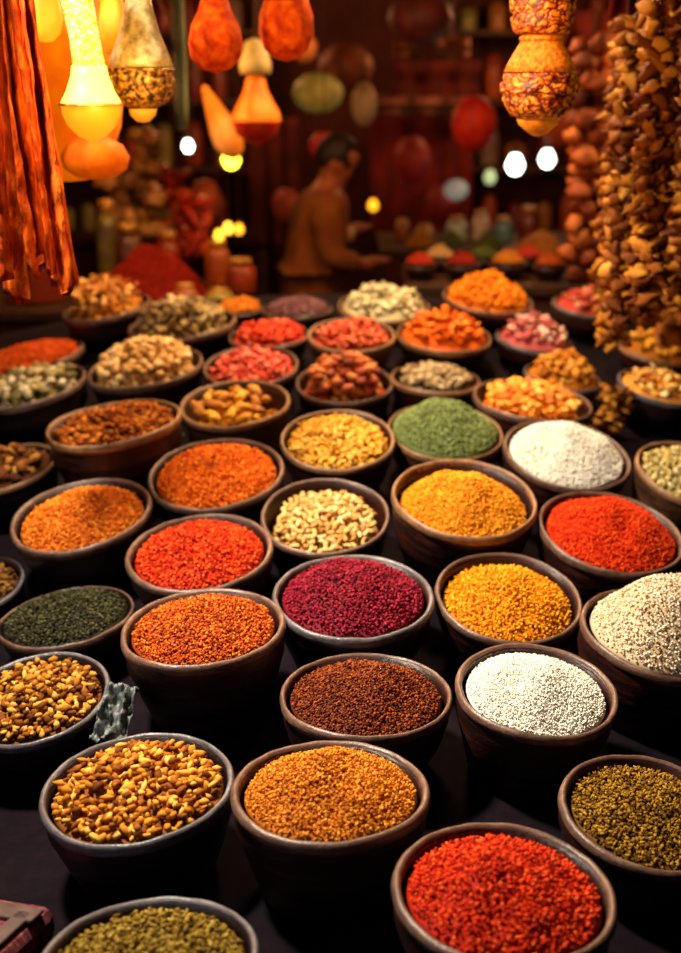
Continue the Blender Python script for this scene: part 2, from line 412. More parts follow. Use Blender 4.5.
# id: (body, rim, thick, fill, mound, kind, grain size, colours, heap name, heap label, category, bowl label, layers)
SP = [
('b1', clayA, rimG, .09, 0.105, 0.157, 'seed', .0095, ['#3a2a0a', '#7a5c14', '#8f7526', '#a98d3c'], 'green_seeds', 'dull olive-green seeds at the bottom edge, nearest the camera on the left', 'seeds', 'dark bowl with bluish-sheen rim cut by the bottom edge, full of olive-green seeds'),
('b2', clayA, rimG, .085, 0.081, 0.161, 'nug', .0145, ['#3c1606', '#94500e', '#c8821e', '#e8b454'], 'golden_nuggets', 'coarse golden-brown nuggets in the tilted front bowl beside the orange-gold spice', 'spice', 'dark tilted bowl with cool-sheen rim holding coarse golden-brown nuggets'),
('b3', clayB, rimB, .10, 0.093, 0.378, 'gran', .0064, ['#783808', '#c06a0e', '#dc881c', '#f2b044'], 'golden_spice', 'orange-gold granules heaped in the wide bowl at front centre', 'spice', 'wide dark bowl with worn brown rim at front centre, holding orange-gold granules'),
('b4', clayB, rimB, .10, 0.105, 0.378, 'gran', .0078, ['#700a02', '#c02206', '#dc3a0a', '#ee6420'], 'red_chilli_granules', 'fiery red-orange granules in the bowl nearest the camera, bottom right', 'spice', 'large bowl cut by the bottom edge and holding fiery red-orange granules'),
('b5', clayB, rimB, .10, 0.099, 0.179, 'seed', .0068, ['#2c1a04', '#6e480a', '#9a7016', '#b88f2a'], 'brown_seeds', 'dark olive-brown seeds in the bowl cut by the right edge, above the fiery red bowl', 'seeds', 'bowl with pale worn rim cut by the right edge, holding dark olive-brown seeds'),
('b6', clayA, rimG, .09, 0.087, 0.157, 'nug', .0145, ['#3a1806', '#80460c', '#b0741e', '#d8a850'], 'seed_nuggets', 'chunky gold and brown seeds in the bowl cut by the left edge', 'seeds', 'dark bowl with grey-sheen rim cut by the left edge, holding chunky gold-brown seeds'),
('b7', clayB, rimB, .09, 0.081, 0.307, 'gran', .0072, ['#5a1c04', '#a63e08', '#ca5c10', '#e48a28'], 'rust_orange_seeds', 'rust-orange seeds in the tall bowl left of the crimson spice', 'spice', 'tall deep red-brown bowl with tan rim, holding rust-orange seeds'),
('b8', clayB, rimB, .075, 0.093, 0.323, 'gran', .0066, ['#2e0e06', '#62240c', '#843a14', '#a05420'], 'dark_brown_spice', 'dark chocolate-brown granules in the bowl between the crimson and the orange-gold spice', 'spice', 'bowl with thin brown rim holding dark chocolate-brown granules'),
('b9', clayB, rimB, .10, 0.118, 0.364, 'pow', .0058, ['#cfc8b8', '#e6e0d2', '#efeade', '#f4f0e6'], 'white_powder', 'fine white powder in the tall bowl near the front, beside the dark brown granules', 'powder', 'tall dark bowl with glossy brown rim holding fine white powder, near the front'),
('b10', clayB, rimB, .08, 0.050, 0.893, 'gran', .0066, ['#a87a4c', '#d8c4a0', '#e8dcc2', '#f0e8d6'], 'cream_seeds', 'tall heap of cream-white seeds rising above its bowl at the right edge', 'seeds', 'bowl at the right edge with cream-white seeds heaped above its rim'),
('b11', clayA, rimB, .05, 0.031, 0.179, 'gran', .0082, ['#100e0a', '#242214', '#3a381e', '#5a5832'], 'dark_green_seeds', 'dark green peppery seeds in the shadowed thin-rimmed bowl at left', 'seeds', 'shallow dark bowl with thin rim holding dark green peppery seeds at left'),
('b12', clayA, rimG, .10, 0.161, 0.134, 'nug', .0130, ['#241006', '#54300c', '#744c18', '#987030'], 'brown_nuggets', 'small brown nuggets in the bowl half hidden by the left edge', 'spice', 'bowl with pale blue-grey sheen on its rim, mostly outside the left edge, holding brown nuggets'),
('b13', clayB, rimB, .09, 0.093, 0.335, 'gran', .0080, ['#740c02', '#b82606', '#d63e0c', '#ea6c24'], 'scarlet_granules', 'scarlet-red granules in the bowl left of the pale cashews', 'spice', 'red-brown bowl with worn rim holding scarlet granules, left of the cashews'),
('b14', clayB, rimG, .085, 0.074, 0.416, 'gran', .0078, ['#3c0410', '#740a20', '#8e142c', '#ac2e3e'], 'crimson_spice', 'deep crimson granules heaped in the bowl at the centre of the stall', 'spice', 'dark bowl with greyish rim holding deep crimson granules at the centre'),
('b15', clayB, rimB, .085, .185, 0.419, 'gran', .0078, ['#b45c04', '#dc8606', '#eda010', '#f6bb34'], 'yellow_orange_spice', 'bright yellow-orange granules in the bowl right of the crimson spice', 'spice', 'glossy brown bowl with bright yellow-orange granules, right of the crimson one'),
('b16', clayB, rimB, .08, 0.093, 0.426, 'pow', .0072, ['#a01804', '#ca2e08', '#dc420e', '#e65e1c'], 'red_powder', 'smooth bright red powder heaped in the bowl below the white heap at right', 'powder', 'dark bowl holding smooth bright red powder at right'),
('b17', clayA, rimB, .085, .13, 0.345, 'gran', .0080, ['#823604', '#c25e0c', '#dc7a18', '#ee9e38'], 'orange_granules', 'orange granules in the tilted bowl at left, above the dark green seeds', 'spice', 'tilted dark bowl at left holding orange granules, above the green seeds'),
('b18', clayA, rimB, .08, 0.081, 0.345, 'gran', .0096, ['#983404', '#d8600a', '#ea7814', '#f2982e'], 'orange_red_granules', 'bright orange-red coarse granules in the bowl behind the scarlet one', 'spice', 'dark bowl holding bright orange-red coarse granules behind the scarlet one'),
('b20', clayB, rimT, .075, .230, 0.483, 'pow', .0078, ['#b0620a', '#d88612', '#e69a1e', '#f0b23c'], 'turmeric_orange_powder', 'amber-orange crumbly powder mounded low in its bowl, right of the cashews', 'powder', 'deep reddish bowl with tan rim and an amber-orange mound, right of the cashews'),
('b21', clayB, rimB, .075, 0.062, 0.463, 'pow', .0080, ['#cfcabc', '#e8e3d6', '#f0ece0', '#f5f2e8'], 'white_flour', 'white coarse powder piled in the bowl right of the green powder', 'powder', 'brown bowl piled with coarse white powder, right of the green powder'),
('b22', clayC, rimT, .085, 0.124, 0.224, 'nug', .0120, ['#6c6a54', '#b59f58', '#d6bb6c', '#e6d6a4'], 'pale_yellow_mix', 'pale yellow and grey dried bits in the tan bowl at the right edge', 'spice', 'tan bowl at the right edge holding pale yellow and grey bits'),
('b23', clayC, rimT, .05, 0.025, 0.515, 'pow', .0088, ['#4a5628', '#6e7c44', '#808e54', '#98a66c'], 'green_powder', 'sage-green powder heaped in the bowl behind the amber-orange one', 'powder', 'shallow brown bowl with a smooth sage-green powder heap'),
('b24', clayB, rimT, .08, 0.136, 0.291, 'nug', .0130, ['#9a5a0a', '#d2962a', '#e2ad40', '#efc768'], 'yellow_nuggets', 'pale yellow-gold nuggets in the deep bowl left of the green powder', 'spice', 'deep reddish bowl with tan rim holding yellow-gold nuggets'),
('b25', clayB, rimT, .065, 0.087, 0.157, 'nug', .0150, ['#3a1404', '#80380a', '#ac5c14', '#d08428'], 'brown_orange_bits', 'crumbled brown-orange bits in the flat wide bowl at left', 'spice', 'wide flat-looking tan-brown bowl at left holding crumbled brown-orange bits'),
('b27', clayA, rimT, .07, 0.074, 0.224, 'flake', .0240, ['#200a04', '#4a2008', '#7c4814', '#b88a38'], 'dried_petals', 'crumpled dark brown and gold dried petals in the bowl at the left edge', 'dried petals', 'dark bowl at the left edge holding crumpled brown and gold petals'),
('b30', clayA, rimB, .06, 0.020, 0.179, 'pow', .0120, ['#8e2c06', '#bc4208', '#cc540e', '#d8702a'], 'orange_red_powder', 'flat spread of orange-red powder at the far left below the wood chips', 'powder', 'flat dark dish at the far left under orange-red powder'),
('b33', clayA, rimB, .075, 0.105, 0.246, 'nug', .0190, ['#8e1a10', '#c4402c', '#d66048', '#e08a70'], 'pink_red_chunks', 'pinkish-red chunks in the dark bowl behind the golden roots', 'spice', 'dark bowl holding pinkish-red chunks behind the golden roots'),
('b34', clayA, rimB, .07, 0.037, 0.246, 'nug', .0180, ['#8a1408', '#c03018', '#d24a2c', '#dc6c50'], 'red_crumbs', 'flat red crumbs in the small blurred bowl behind the pinkish-red chunks', 'spice', 'small blurred dish holding flat red crumbs behind the pinkish-red chunks'),
('b35', clayC, rimT, .09, 0.124, 0.269, 'nug', .0200, ['#7c1608', '#b03a20', '#cc5e3c', '#dc8c66'], 'red_fruit_pieces', 'reddish dried fruit pieces in the tan-rimmed blurred bowl behind the dried figs', 'dried fruit', 'tan-rimmed blurred bowl with reddish fruit pieces behind the dried figs'),
('b37', clayA, rimT, .06, 0.031, 0.448, 'flake', .0240, ['#b03a04', '#d85c0a', '#e87a1a', '#f09c40'], 'orange_flakes', 'vivid orange flakes heaped in the blurred bowl behind the grey-brown nuts', 'spice', 'blurred dark bowl heaped with vivid orange flakes behind the grey-brown nuts'),
('b40', clayC, rimG, .07, 0.020, 0.470, 'nug', .0230, ['#7a3a06', '#b8701a', '#cc8c2e', '#dcaa58'], 'gold_brown_crumbs', 'gold-brown crumbs heaped in the silver-rimmed dish behind the orange chunks', 'spice', 'dish with silvery rim heaped with gold-brown crumbs'),
('b41', clayB, rimG, .07, 0.020, 0.493, 'flake', .0260, ['#8c2430', '#bc5a58', '#d89a8a', '#ecd8c4'], 'pink_petals', 'pink and white dried petals heaped in the blurred bowl at right back', 'dried petals', 'blurred bowl with greyish rim heaped with pink and white petals'),
('b42', clayA, rimB, .07, 0.020, 0.515, 'nug', .0150, ['#c45a06', '#e27c0c', '#ee9418', '#f4aa3a'], 'amber_heap', 'glowing amber-orange heap in the far bowl at right of the pale green heap', 'spice', 'far dark bowl with a glowing amber-orange heap'),
('b43', clayA, rimT, .06, 0.020, 0.336, 'flake', .0240, ['#8a8058', '#bcb284', '#d2c89c', '#e2dab8'], 'pale_green_flakes', 'pale greenish-cream flakes in the low far dish in front of the person', 'dried herbs', 'low far dish of pale greenish-cream flakes in front of the person'),
('b44', clayA, rimG, .07, 0.050, 0.224, 'flake', .0210, ['#b4420a', '#dca038', '#e8c878', '#f0e4c0'], 'mixed_petals', 'mixed pale yellow, cream and red petals in the dark bowl below the hanging garlands', 'dried petals', 'dark bowl with thin grey rim under the hanging garlands, full of mixed petals'),
('b45', clayA, rimB, .07, 0.020, 0.246, 'pow', .0130, ['#4a2a30', '#6e4448', '#80565a', '#946c6c'], 'purple_grey_powder', 'dusty purple-grey powder in the low dish left of the pale green flakes', 'powder', 'low far dish of dusty purple-grey powder'),
('b46', clayC, rimG, .10, 0.037, 0.381, 'flake', .0230, ['#8a1c1c', '#b84438', '#cc7058', '#dca888'], 'red_petals', 'blurred red petals in the pale-rimmed far bowl beside the garlands', 'dried petals', 'pale-rimmed far bowl of red petals beside the garlands'),
('b47', clayA, rimB, .07, 0.020, 0.269, 'pow', .0130, ['#a04c08', '#cc7410', '#d88a20', '#e2a040'], 'orange_far_powder', 'small dab of orange powder in the tiny dish left of the purple-grey powder', 'powder', 'tiny far dish of orange powder left of the purple-grey powder'),
('b48', clayB, rimT, .07, 0.020, 0.448, 'flake', .0280, ['#6a3206', '#a8660e', '#c88a22', '#dcac4c'], 'gold_bark_flakes', 'gold-brown bark flakes heaped at the right edge beneath the garlands', 'spice', 'low bowl at the right edge heaped with gold-brown bark flakes'),
]
def place_heap(b, name, label, cat, me, mat, c, q):
    o = link(name, me, mat); o.location = c; o.rotation_mode = 'QUATERNION'; o.rotation_quaternion = q
    return tag(o, label, cat, kind='stuff')
for (b, bm_, rm, th, fill, mound, kind, size, cols, hname, hlabel, hcat, blabel) in SP:
    top, c, R, Rc, q = make_bowl(b, blabel, bm_, rm, fill, th)
    Rc -= .004
    h = mound_h(R, fill, mound, sum(map(ord, b))*.61, Rc)
    me = heap_mesh(hname, kind, size, R, Rc, h, 1.0, .3 if kind == 'pow' else .38)
    place_heap(b, hname, hlabel, hcat, me, grain_mat('mat_'+hname, cols, .85 if kind == 'pow' else .68), c, q)

# ---- bowls of pieces one could count: every piece of the top layer is its own object
def cashew_mesh(name):
    pts = []; rad = []
    for i in range(9):
        a = -1.25+2.5*i/8
        pts.append((math.sin(a)*.36, .30-math.cos(a)*.36, 0)); rad.append(.20*math.sqrt(max(.08, 1-((i-4)/4.35)**2))*(1.12 if i > 4 else .95))
    return tube_mesh(name, pts, rad, 10)
def lump_mesh(name, seed, sc=(1, .75, .65), amp=.18, sub=2):
    V, F = ico(sub); V = V.copy()
    for i, v in enumerate(V):
        p = Vector(v)*1.3+Vector((seed*3.1, seed, 0))
        V[i] = v*(1+amp*2*noise.noise(p))
    return np_mesh(name, V*np.array(sc)*.5, F)
def chip_mesh(name, seed):
    n, m = 10, 4; V = []; F = []
    for s in (1, -1):
        for k in range(m+1):
            for i in range(n):
                a = 2*PI*i/n; r = .5*k/m*(1+.22*math.sin(3*a+seed)+.1*math.sin(5*a+2*seed))
                V.append((r*math.cos(a)*1.15, r*math.sin(a)*.8, .28*math.sin(r*2.6+seed)*math.cos(a+seed)+s*.06*(1-(k/m)**3)))
    for s in range(2):
        o = s*(m+1)*n
        for k in range(m):
            for i in range(n):
                j = (i+1) % n; f = (o+k*n+i, o+(k+1)*n+i, o+(k+1)*n+j, o+k*n+j)
                F.append(f if s == 0 else f[::-1])
    o = (m+1)*n
    for i in range(n):
        j = (i+1) % n; F.append((m*n+j, m*n+i, o+m*n+i, o+m*n+j))
    return np_mesh(name, V, F)
def root_mesh(name, seed):
    rr = random.Random(seed); bm = bmesh.new()
    V = []; F = []
    main = [(-.5, 0, 0), (-.25, .05, .04), (0, -.03, .05), (.25, .03, .02), (.5, -.02, 0)]
    a, b = tube(main, [.12, .2, .23, .19, .1], 9); V += a; F += b
    for t, s in ((-.2, 1), (.15, -1)):
        o = len(V); L = rr.uniform(.25, .4)
        a, b = tube([(t, 0, .02), (t+.06, s*L*.6, .06), (t+.12, s*L, .05)], [.15, .14, .08], 8); V += a; F += [tuple(o+x for x in f) for f in b]
    bm.free()
    me = bpy.data.meshes.new(name); me.from_pydata([tuple(v) for v in V], [], [tuple(dict.fromkeys(f)) for f in F])
    for p in me.polygons: p.use_smooth = True
    return me

def scatter_pieces(b, name, label, cat, group, meshes, mat, count, size, R, Rc, h, c, q, flat=.5, lift=.25):
    protos = []
    for me in meshes:
        me.materials.append(mat)
    Rg = Rc - size*.5
    first = None
    for i in range(count):
        t = (i+.5)/count; r = Rg*math.sqrt(t)*.99; a = i*2.399963+.4
        x = r*math.cos(a)+random.gauss(0, size*.10); y = r*math.sin(a)+random.gauss(0, size*.10)
        l = math.hypot(x, y)
        if l > Rg: x *= Rg/l; y *= Rg/l
        z = float(h(np.array([x]), np.array([y]))[0]) + size*lift*random.uniform(.7, 1.5)
        me = meshes[i % len(meshes)]
        if first is None:
            first = link(name, me); o = first
        else:
            o = first.copy(); o.data = me; COL.objects.link(o)
        o.location = c + q @ Vector((x, y, z))
        o.rotation_mode = 'QUATERNION'
        o.rotation_quaternion = q @ Quaternion((0, 0, 1), random.uniform(0, 2*PI)) @ Quaternion((1, 0, 0), random.gauss(0, flat)) @ Quaternion((0, 1, 0), random.gauss(0, flat))
        s = size*random.uniform(.82, 1.18); o.scale = (s, s, s)
        tag(o, label, cat, group)

def piece_bowl(b, blabel, bm_, rm, th, fill, mound, hname, hlabel, hcat, cols, pname, plabel, pcat, pgroup, meshes, count, size, kind='nug', flat=.5, lift=.25, deep=.55):
    top, c, R, Rc, q = make_bowl(b, blabel, bm_, rm, fill+size*.7/BOWLS[b][3], th, deep=deep)
    Rc -= .004
    h = mound_h(R, fill, mound, sum(map(ord, b))*.61, Rc)
    h2 = lambda x, y: h(x, y) - size*.85
    me = heap_mesh(hname, kind, size*.62, R, Rc*.97, h2)
    place_heap(b, hname, hlabel, hcat, me, grain_mat('mat_'+hname, cols), c, q)
    scatter_pieces(b, pname, plabel, pcat, pgroup, meshes, piece_mat('mat_'+pname, cols), count, size, R, Rc, h, c, q, flat, lift)

piece_bowl('b19', 'reddish bowl with worn rim holding pale cashew nuts behind the crimson spice', clayB, rimB, .08, .22, .16, 'cashew_underlayer', 'lower layer of pale cashews seen between the top ones, behind the crimson spice', 'nuts', ['#8e5a1c', '#c08c40', '#d8b068', '#e8cc94'],
    'cashew_nut', 'pale curved cashew nut in the bowl behind the crimson spice', 'nut', 'cashews in the bowl behind the crimson spice', [cashew_mesh('cashew')], 165, .029, flat=.5)
piece_bowl('b26', 'brown bowl with orange-tan rim holding knobbly golden roots', clayC, rimT, .08, .20, .12, 'root_crumbs', 'brown crumbs under the knobbly golden roots', 'spice', ['#6e3404', '#b8700c', '#d89a1e', '#ecb848'],
    'golden_root', 'knobbly golden dried root in the bowl left of the dried figs', 'root', 'golden roots in the bowl left of the dried figs', [root_mesh('root', 1), root_mesh('root', 5), root_mesh('root', 8)], 18, .056, flat=.3, lift=.25)
piece_bowl('b28', 'thin-rimmed dark bowl at the left edge holding mixed cream and dark green nuts', clayA, rimB, .055, .07, .22, 'mixed_nut_underlayer', 'lower layer of the mixed cream and dark green nuts at the left edge', 'nuts', ['#2c2608', '#5c5016', '#a8935a', '#e2d8b8'],
    'mixed_nut', 'cream or dark green nut in the thin-rimmed bowl at the left edge', 'nut', 'mixed nuts in the bowl at the left edge', [lump_mesh('nut', 2), lump_mesh('nut', 5, (1.1, .7, .6)), chip_mesh('shell', 3)], 62, .033, lift=.35)
piece_bowl('b29', 'dark bowl at left heaped with plump cream nuts behind the brown-orange bits', clayA, rimB, .06, .04, .42, 'cream_nut_underlayer', 'lower layer of the plump cream nuts behind the brown-orange bits', 'nuts', ['#a06a24', '#cf9c50', '#e0ba78', '#ecd6a8'],
    'cream_nut', 'plump cream nut heaped in the dark bowl behind the brown-orange bits', 'nut', 'cream nuts heaped behind the brown-orange bits', [lump_mesh('cream_nut', 3, (1.1, .7, .65)), lump_mesh('cream_nut', 9, (1, .8, .65))], 95, .031, lift=.32)
piece_bowl('b31', 'low dark dish at the far left under a heap of golden fruit slices', clayA, rimB, .06, .02, .56, 'slice_underlayer', 'lower layer of the golden dried slices at the far left', 'dried fruit', ['#7a3604', '#c0701a', '#d89a3c', '#e8bc70'],
    'dried_slice', 'curled golden dried slice heaped at the far left under the red strips', 'dried fruit', 'golden slices heaped at the far left', [chip_mesh('slice', 1), chip_mesh('slice', 4), chip_mesh('slice', 7)], 38, .040, flat=.35, lift=.4)
piece_bowl('b32', 'low dark dish under a heap of mixed olive and purplish shells at left back', clayA, rimB, .06, .02, .40, 'shell_underlayer', 'lower layer of the mixed olive and purplish shells', 'nuts', ['#2e1c14', '#6c5430', '#a88c4c', '#dcccA0'],
    'nut_shell', 'olive or purplish curled shell heaped right of the golden slices', 'nut shell', 'curled shells heaped at left back', [chip_mesh('curl', 2), lump_mesh('kernel', 4), chip_mesh('curl', 6)], 55, .038, flat=.5, lift=.3)
piece_bowl('b36', 'low dark bowl hidden under dried figs at the middle of the stall', clayA, rimB, .06, .03, .42, 'fig_underlayer', 'lower layer of the dried figs between the bowls', 'dried fruit', ['#54120a', '#9c3814', '#c87030', '#e4a45c'],
    'dried_fig', 'wrinkled red-brown dried fig heaped behind the yellow-gold nuggets', 'dried fruit', 'dried figs heaped behind the yellow nuggets', [lump_mesh('fig', 1, (1, .8, .7), .26), lump_mesh('fig', 6, (1.1, .75, .7), .26)], 34, .038, lift=.3)
piece_bowl('b38', 'low bowl with pale rim holding grey-brown nuts behind the green powder', clayB, rimT, .075, .10, .22, 'grey_nut_underlayer', 'lower layer of the grey-brown nuts behind the green powder', 'nuts', ['#4a3014', '#7c6240', '#a08a60', '#c4b48c'],
    'grey_brown_nut', 'small grey-brown nut in the pale-rimmed bowl behind the green powder', 'nut', 'grey-brown nuts behind the green powder', [lump_mesh('grey_nut', 7), lump_mesh('grey_nut', 8, (1.2, .7, .6))], 85, .027)
piece_bowl('b39', 'brown bowl behind the white heap holding bright orange fruit chunks', clayB, rimB, .065, .09, .20, 'chunk_underlayer', 'lower layer of the bright orange fruit chunks behind the white heap', 'dried fruit', ['#b44404', '#dc7a10', '#eca030', '#f2c064'],
    'orange_chunk', 'bright orange dried fruit chunk in the bowl behind the white heap', 'dried fruit', 'orange chunks in the bowl behind the white heap', [lump_mesh('chunk', 2, (1.2, .7, .55), .3), chip_mesh('chunk', 5)], 62, .034, flat=.35, lift=.3)
# ------------------------------------------------------------------ the covered market hall
XW, Y0, Y1, ZC = 3.0, -1.2, 9.8, 3.2
plaster = noisy('plaster_dark', ['#2a120c', '#3d1a10', '#542818'], 2.5, .9, .4, .03)
m_floor = noisy('floor_stone', ['#1c1210', '#2a1a15', '#3a261d'], 3, .8, .3, .02)
m_ceil = noisy('ceiling_wood', ['#160c0c', '#22130f', '#301c14'], 4, .9, .3, .02, stretch=(1, 8, 1))
def struct(name, c, s, mat):
    o = link(name, box_mesh(name, (0, 0, 0), s), mat); o.location = c; o['kind'] = 'structure'; return o
YM = (Y0+Y1)/2; YL = Y1-Y0
struct('floor', (0, YM, -.05), (2*XW+.2, YL+.2, .1), m_floor)
struct('ceiling', (0, YM, ZC+.05), (2*XW+.2, YL+.2, .1), m_ceil)
struct('wall_left', (-XW-.05, YM, ZC/2), (.1, YL, ZC), plaster)
struct('wall_right', (XW+.05, YM, ZC/2), (.1, YL, ZC), plaster)
struct('wall_back', (0, Y1+.05, ZC/2), (2*XW+.2, .1, ZC), plaster)
struct('trim_1', (0, 3.2, ZC-.08), (2*XW, .12, .16), m_ceil)
struct('trim_2', (0, 6.2, ZC-.08), (2*XW, .12, .16), m_ceil)

# ------------------------------------------------------------------ stall table
m_cloth = noisy('table_cloth_dark', ['#090409', '#0e060d', '#150a10'], 30, .95, .4, .003, spec=.1)
m_wood = noisy('dark_wood', ['#20110a', '#35200f', '#4a2d17'], 8, .6, .4, .006, stretch=(1, 10, 1))
tb = thing('stall_table', 'long dark cloth-covered stall table sloping up under all the spice bowls', 'table', (0, 2.9, 0))
def slab(name, dz0, dz1, x0, y0, y1, mat, skirt=0):
    nx, ny = 28, 70; V = []; F = []
    X = np.linspace(-x0, x0, nx); Yv = np.linspace(y0, y1, ny)
    for s in (dz0, dz1):
        for y in Yv:
            for x in X: V.append((x, y-2.9, surf(x, y)+s))
    o = nx*ny
    for j in range(ny-1):
        for i in range(nx-1):
            a = j*nx+i; F.append((a, a+1, a+nx+1, a+nx)); F.append((o+a+nx, o+a+nx+1, o+a+1, o+a))
    ring = [i for i in range(nx)]+[j*nx+nx-1 for j in range(1, ny)]+[(ny-1)*nx+i for i in range(nx-2, -1, -1)]+[j*nx for j in range(ny-2, 0, -1)]
    for k in range(len(ring)):
        a, b = ring[k], ring[(k+1) % len(ring)]; F.append((a, o+a, o+b, b))
    return link(name, np_mesh(name, np.array(V), np.array(F)), mat, tb)
slab('cloth', 0, -.006, 1.42, 1.18, 4.62, m_cloth)
slab('board', -.008, -.045, 1.40, 1.20, 4.60, m_wood)
def panel(name, pts_top, mat):           # hanging front and side falls of the cloth, with gentle folds
    V = []; F = []; m = len(pts_top)
    for i, (x, y, z) in enumerate(pts_top):
        f = .012*math.sin(i*1.9)
        dx, dy = (0, -1) if name == 'front_fall' else ((1 if x > 0 else -1), 0)
        for d, k in ((.012, 0), (.03+f, .5), (.035+2*f, 1)):
            V.append((x+dx*d, y-2.9+dy*d, z-.002-(z-.04)*k)); V.append((x+dx*(d+.004), y-2.9+dy*(d+.004), z-.002-(z-.04)*k))
    for i in range(m-1):
        for k in range(2):
            a = i*6+k*2; F.append((a, a+6, a+8, a+2)); F.append((a+1, a+3, a+9, a+7))
        a = i*6; F.append((a, a+1, a+7, a+6)); F.append((a+4, a+10, a+11, a+5))
    return link(name, np_mesh(name, np.array(V), np.array(F)), mat, tb)
panel('front_fall', [(x, 1.18, surf(x, 1.18)) for x in np.linspace(-1.42, 1.42, 50)], m_cloth)
for s in (-1, 1): panel('side_fall', [(s*1.42, y, surf(1.42, y)) for y in np.linspace(1.18, 4.62, 50)], m_cloth)
for x in (-1.3, 1.3):
    for y in (1.3, 2.9, 4.5):
        h = surf(x, y)-.06
        link('leg', box_mesh('leg', (x, y-2.9, h/2), (.07, .07, h), .006), m_wood, tb)

# ------------------------------------------------------------------ small things lying among the bowls
def sheet(name, w, l, seed, amp, mat, thick=.003, n=22):
    V = []; F = []
    for s in (0, 1):
        for j in range(n):
            for i in range(n):
                u, v = i/(n-1)-.5, j/(n-1)-.5
                p = Vector((u*4+seed, v*4, seed))
                z = amp*(1+noise.noise(p)+.6*abs(noise.noise(p*2.3)))+.2*amp
                V.append((u*w, v*l, z+thick*s))
    o = n*n
    for j in range(n-1):
        for i in range(n-1):
            a = j*n+i; F.append((a, a+n, a+n+1, a+1)); F.append((o+a, o+a+1, o+a+n+1, o+a+n))
    ring = list(range(n))+[j*n+n-1 for j in range(1, n)]+[(n-1)*n+i for i in range(n-2, -1, -1)]+[j*n for j in range(n-2, 0, -1)]
    for k in range(len(ring)):
        a, b = ring[k], ring[(k+1) % len(ring)]; F.append((a, b, o+b, o+a))
    return np_mesh(name, np.array(V), np.array(F), True)
m_foil = noisy('grey_foil', ['#262a2a', '#4c5150', '#7c817c'], 55, .5, .6, .004, spec=.6)
fo = link('crumpled_sheet', sheet('crumpled_sheet', .06, .12, 3.7, .03, None), m_foil)
fp = at(121, 716, 2.27); fo.location = fp - Vector((0, .03, .0))
fo.rotation_euler = (math.radians(38), math.radians(6), math.radians(-10))
tag(fo, 'crumpled grey paper sheet wedged between the bowls at left', 'paper')
m_weave = noisy('maroon_weave', ['#3a1418', '#6e2a30', '#a0605a'], 60, .9, .6, .004, stretch=(1, 4, 1))
m_strap = noisy('brown_strap', ['#3a2822', '#55403a', '#6e564c'], 20, .7, .4, .003)
bx_, by_ = -.61, 1.71
bag = thing('woven_pouch', 'maroon woven pouch with a greyish strap lying at the bottom-left corner', 'pouch', (bx_, by_, surf(bx_, by_)+.014))
bag.rotation_euler = (0, math.radians(-8), math.radians(-24))
link('fabric', box_mesh('fabric', (0, 0, .03), (.26, .24, .06), .02), m_weave, bag)
link('strap', box_mesh('strap', (.02, .075, .064), (.22, .035, .008), .003), m_strap, bag)
link('strap', box_mesh('strap', (.105, -.02, .064), (.03, .2, .008), .003), m_strap, bag)

def leaf_clump(name, label, cat, loc, size, n, cols, seed):
    rr = random.Random(seed); V = []; F = []
    for k in range(n):
        M = Matrix.Rotation(rr.uniform(0, 6.28), 3, 'Z') @ Matrix.Rotation(rr.uniform(-1, 1), 3, 'X') @ Matrix.Rotation(rr.uniform(-1, 1), 3, 'Y')
        c = Vector((rr.gauss(0, .3)*size[0], rr.gauss(0, .3)*size[1], size[2]*rr.uniform(.18, .85)))
        o = len(V); s = min(size)*rr.uniform(.25, .4)
        for i in range(6):
            a = i*PI/3
            V.append(tuple(c + M @ Vector((s*1.2*math.cos(a), s*.7*math.sin(a), s*.25*math.sin(2*a)))))
        V.append(tuple(c + M @ Vector((0, 0, s*.3)))); V.append(tuple(c - M @ Vector((0, 0, s*.12))))
        for i in range(6):
            j = (i+1) % 6; F += [(o+i, o+j, o+6), (o+j, o+i, o+7)]
    zmin = min(v[2] for v in V)
    V = [(v[0], v[1], v[2]-zmin) for v in V]
    o = link(name, np_mesh(name, np.array(V), np.array(F)), noisy('mat_'+name+str(seed), cols, 30, .6, .3, .004)); o.location = loc
    return tag(o, label, cat)
p = (.80, 3.70); leaf_clump('dried_leaf_bunch', 'crumpled golden leaf bunch beside the white heap, left of the mixed petals', 'dried leaves', (p[0], p[1], surf(*p)+.012), (.07, .06, .19), 55, ['#5a2e06', '#a8690f', '#d09a30'], 4)
p = (-.545, 3.55); leaf_clump('yellow_leaf_litter', 'yellowish dried leaves scattered between the cream nuts and the brown-orange bits', 'dried leaves', (p[0], p[1], surf(*p)+.012), (.15, .03, .06), 60, ['#4a3208', '#8e6c1a', '#c8a048'], 7)

# ------------------------------------------------------------------ hanging lamps and ornaments near the stall
def hang(name, label, cat, px, py, Y, group=None):
    return thing(name, label, cat, at(px, py, Y), group)
def cord(parent, z0, r=.004, x=0, y=0):
    top = ZC - parent.location.z
    link('cord', tube_mesh('cord', [(0, 0, z0), (x*.5, y*.5, (z0+top)/2), (x, y, top)], r, 6), m_cord, parent)
m_cord = noisy('cord_brown', ['#20120c', '#3a2014', '#4a2c1a'], 30, .8, 0)
m_gourd = noisy('gourd_red', ['#8a1c02', '#c03c04', '#dc6408'], 34, .75, .9, .006, spec=.06, emit=.2)  # emission paints a lit, translucent look; these gourds are no lamps
m_brass = noisy('ornament_gold', ['#3a1c04', '#a8741a', '#e0b458'], 60, .32, .8, .006, spec=.8)
m_silver = noisy('ornament_pale', ['#6a5c44', '#b8a470', '#f0deb0'], 40, .3, .5, .004, spec=.8)
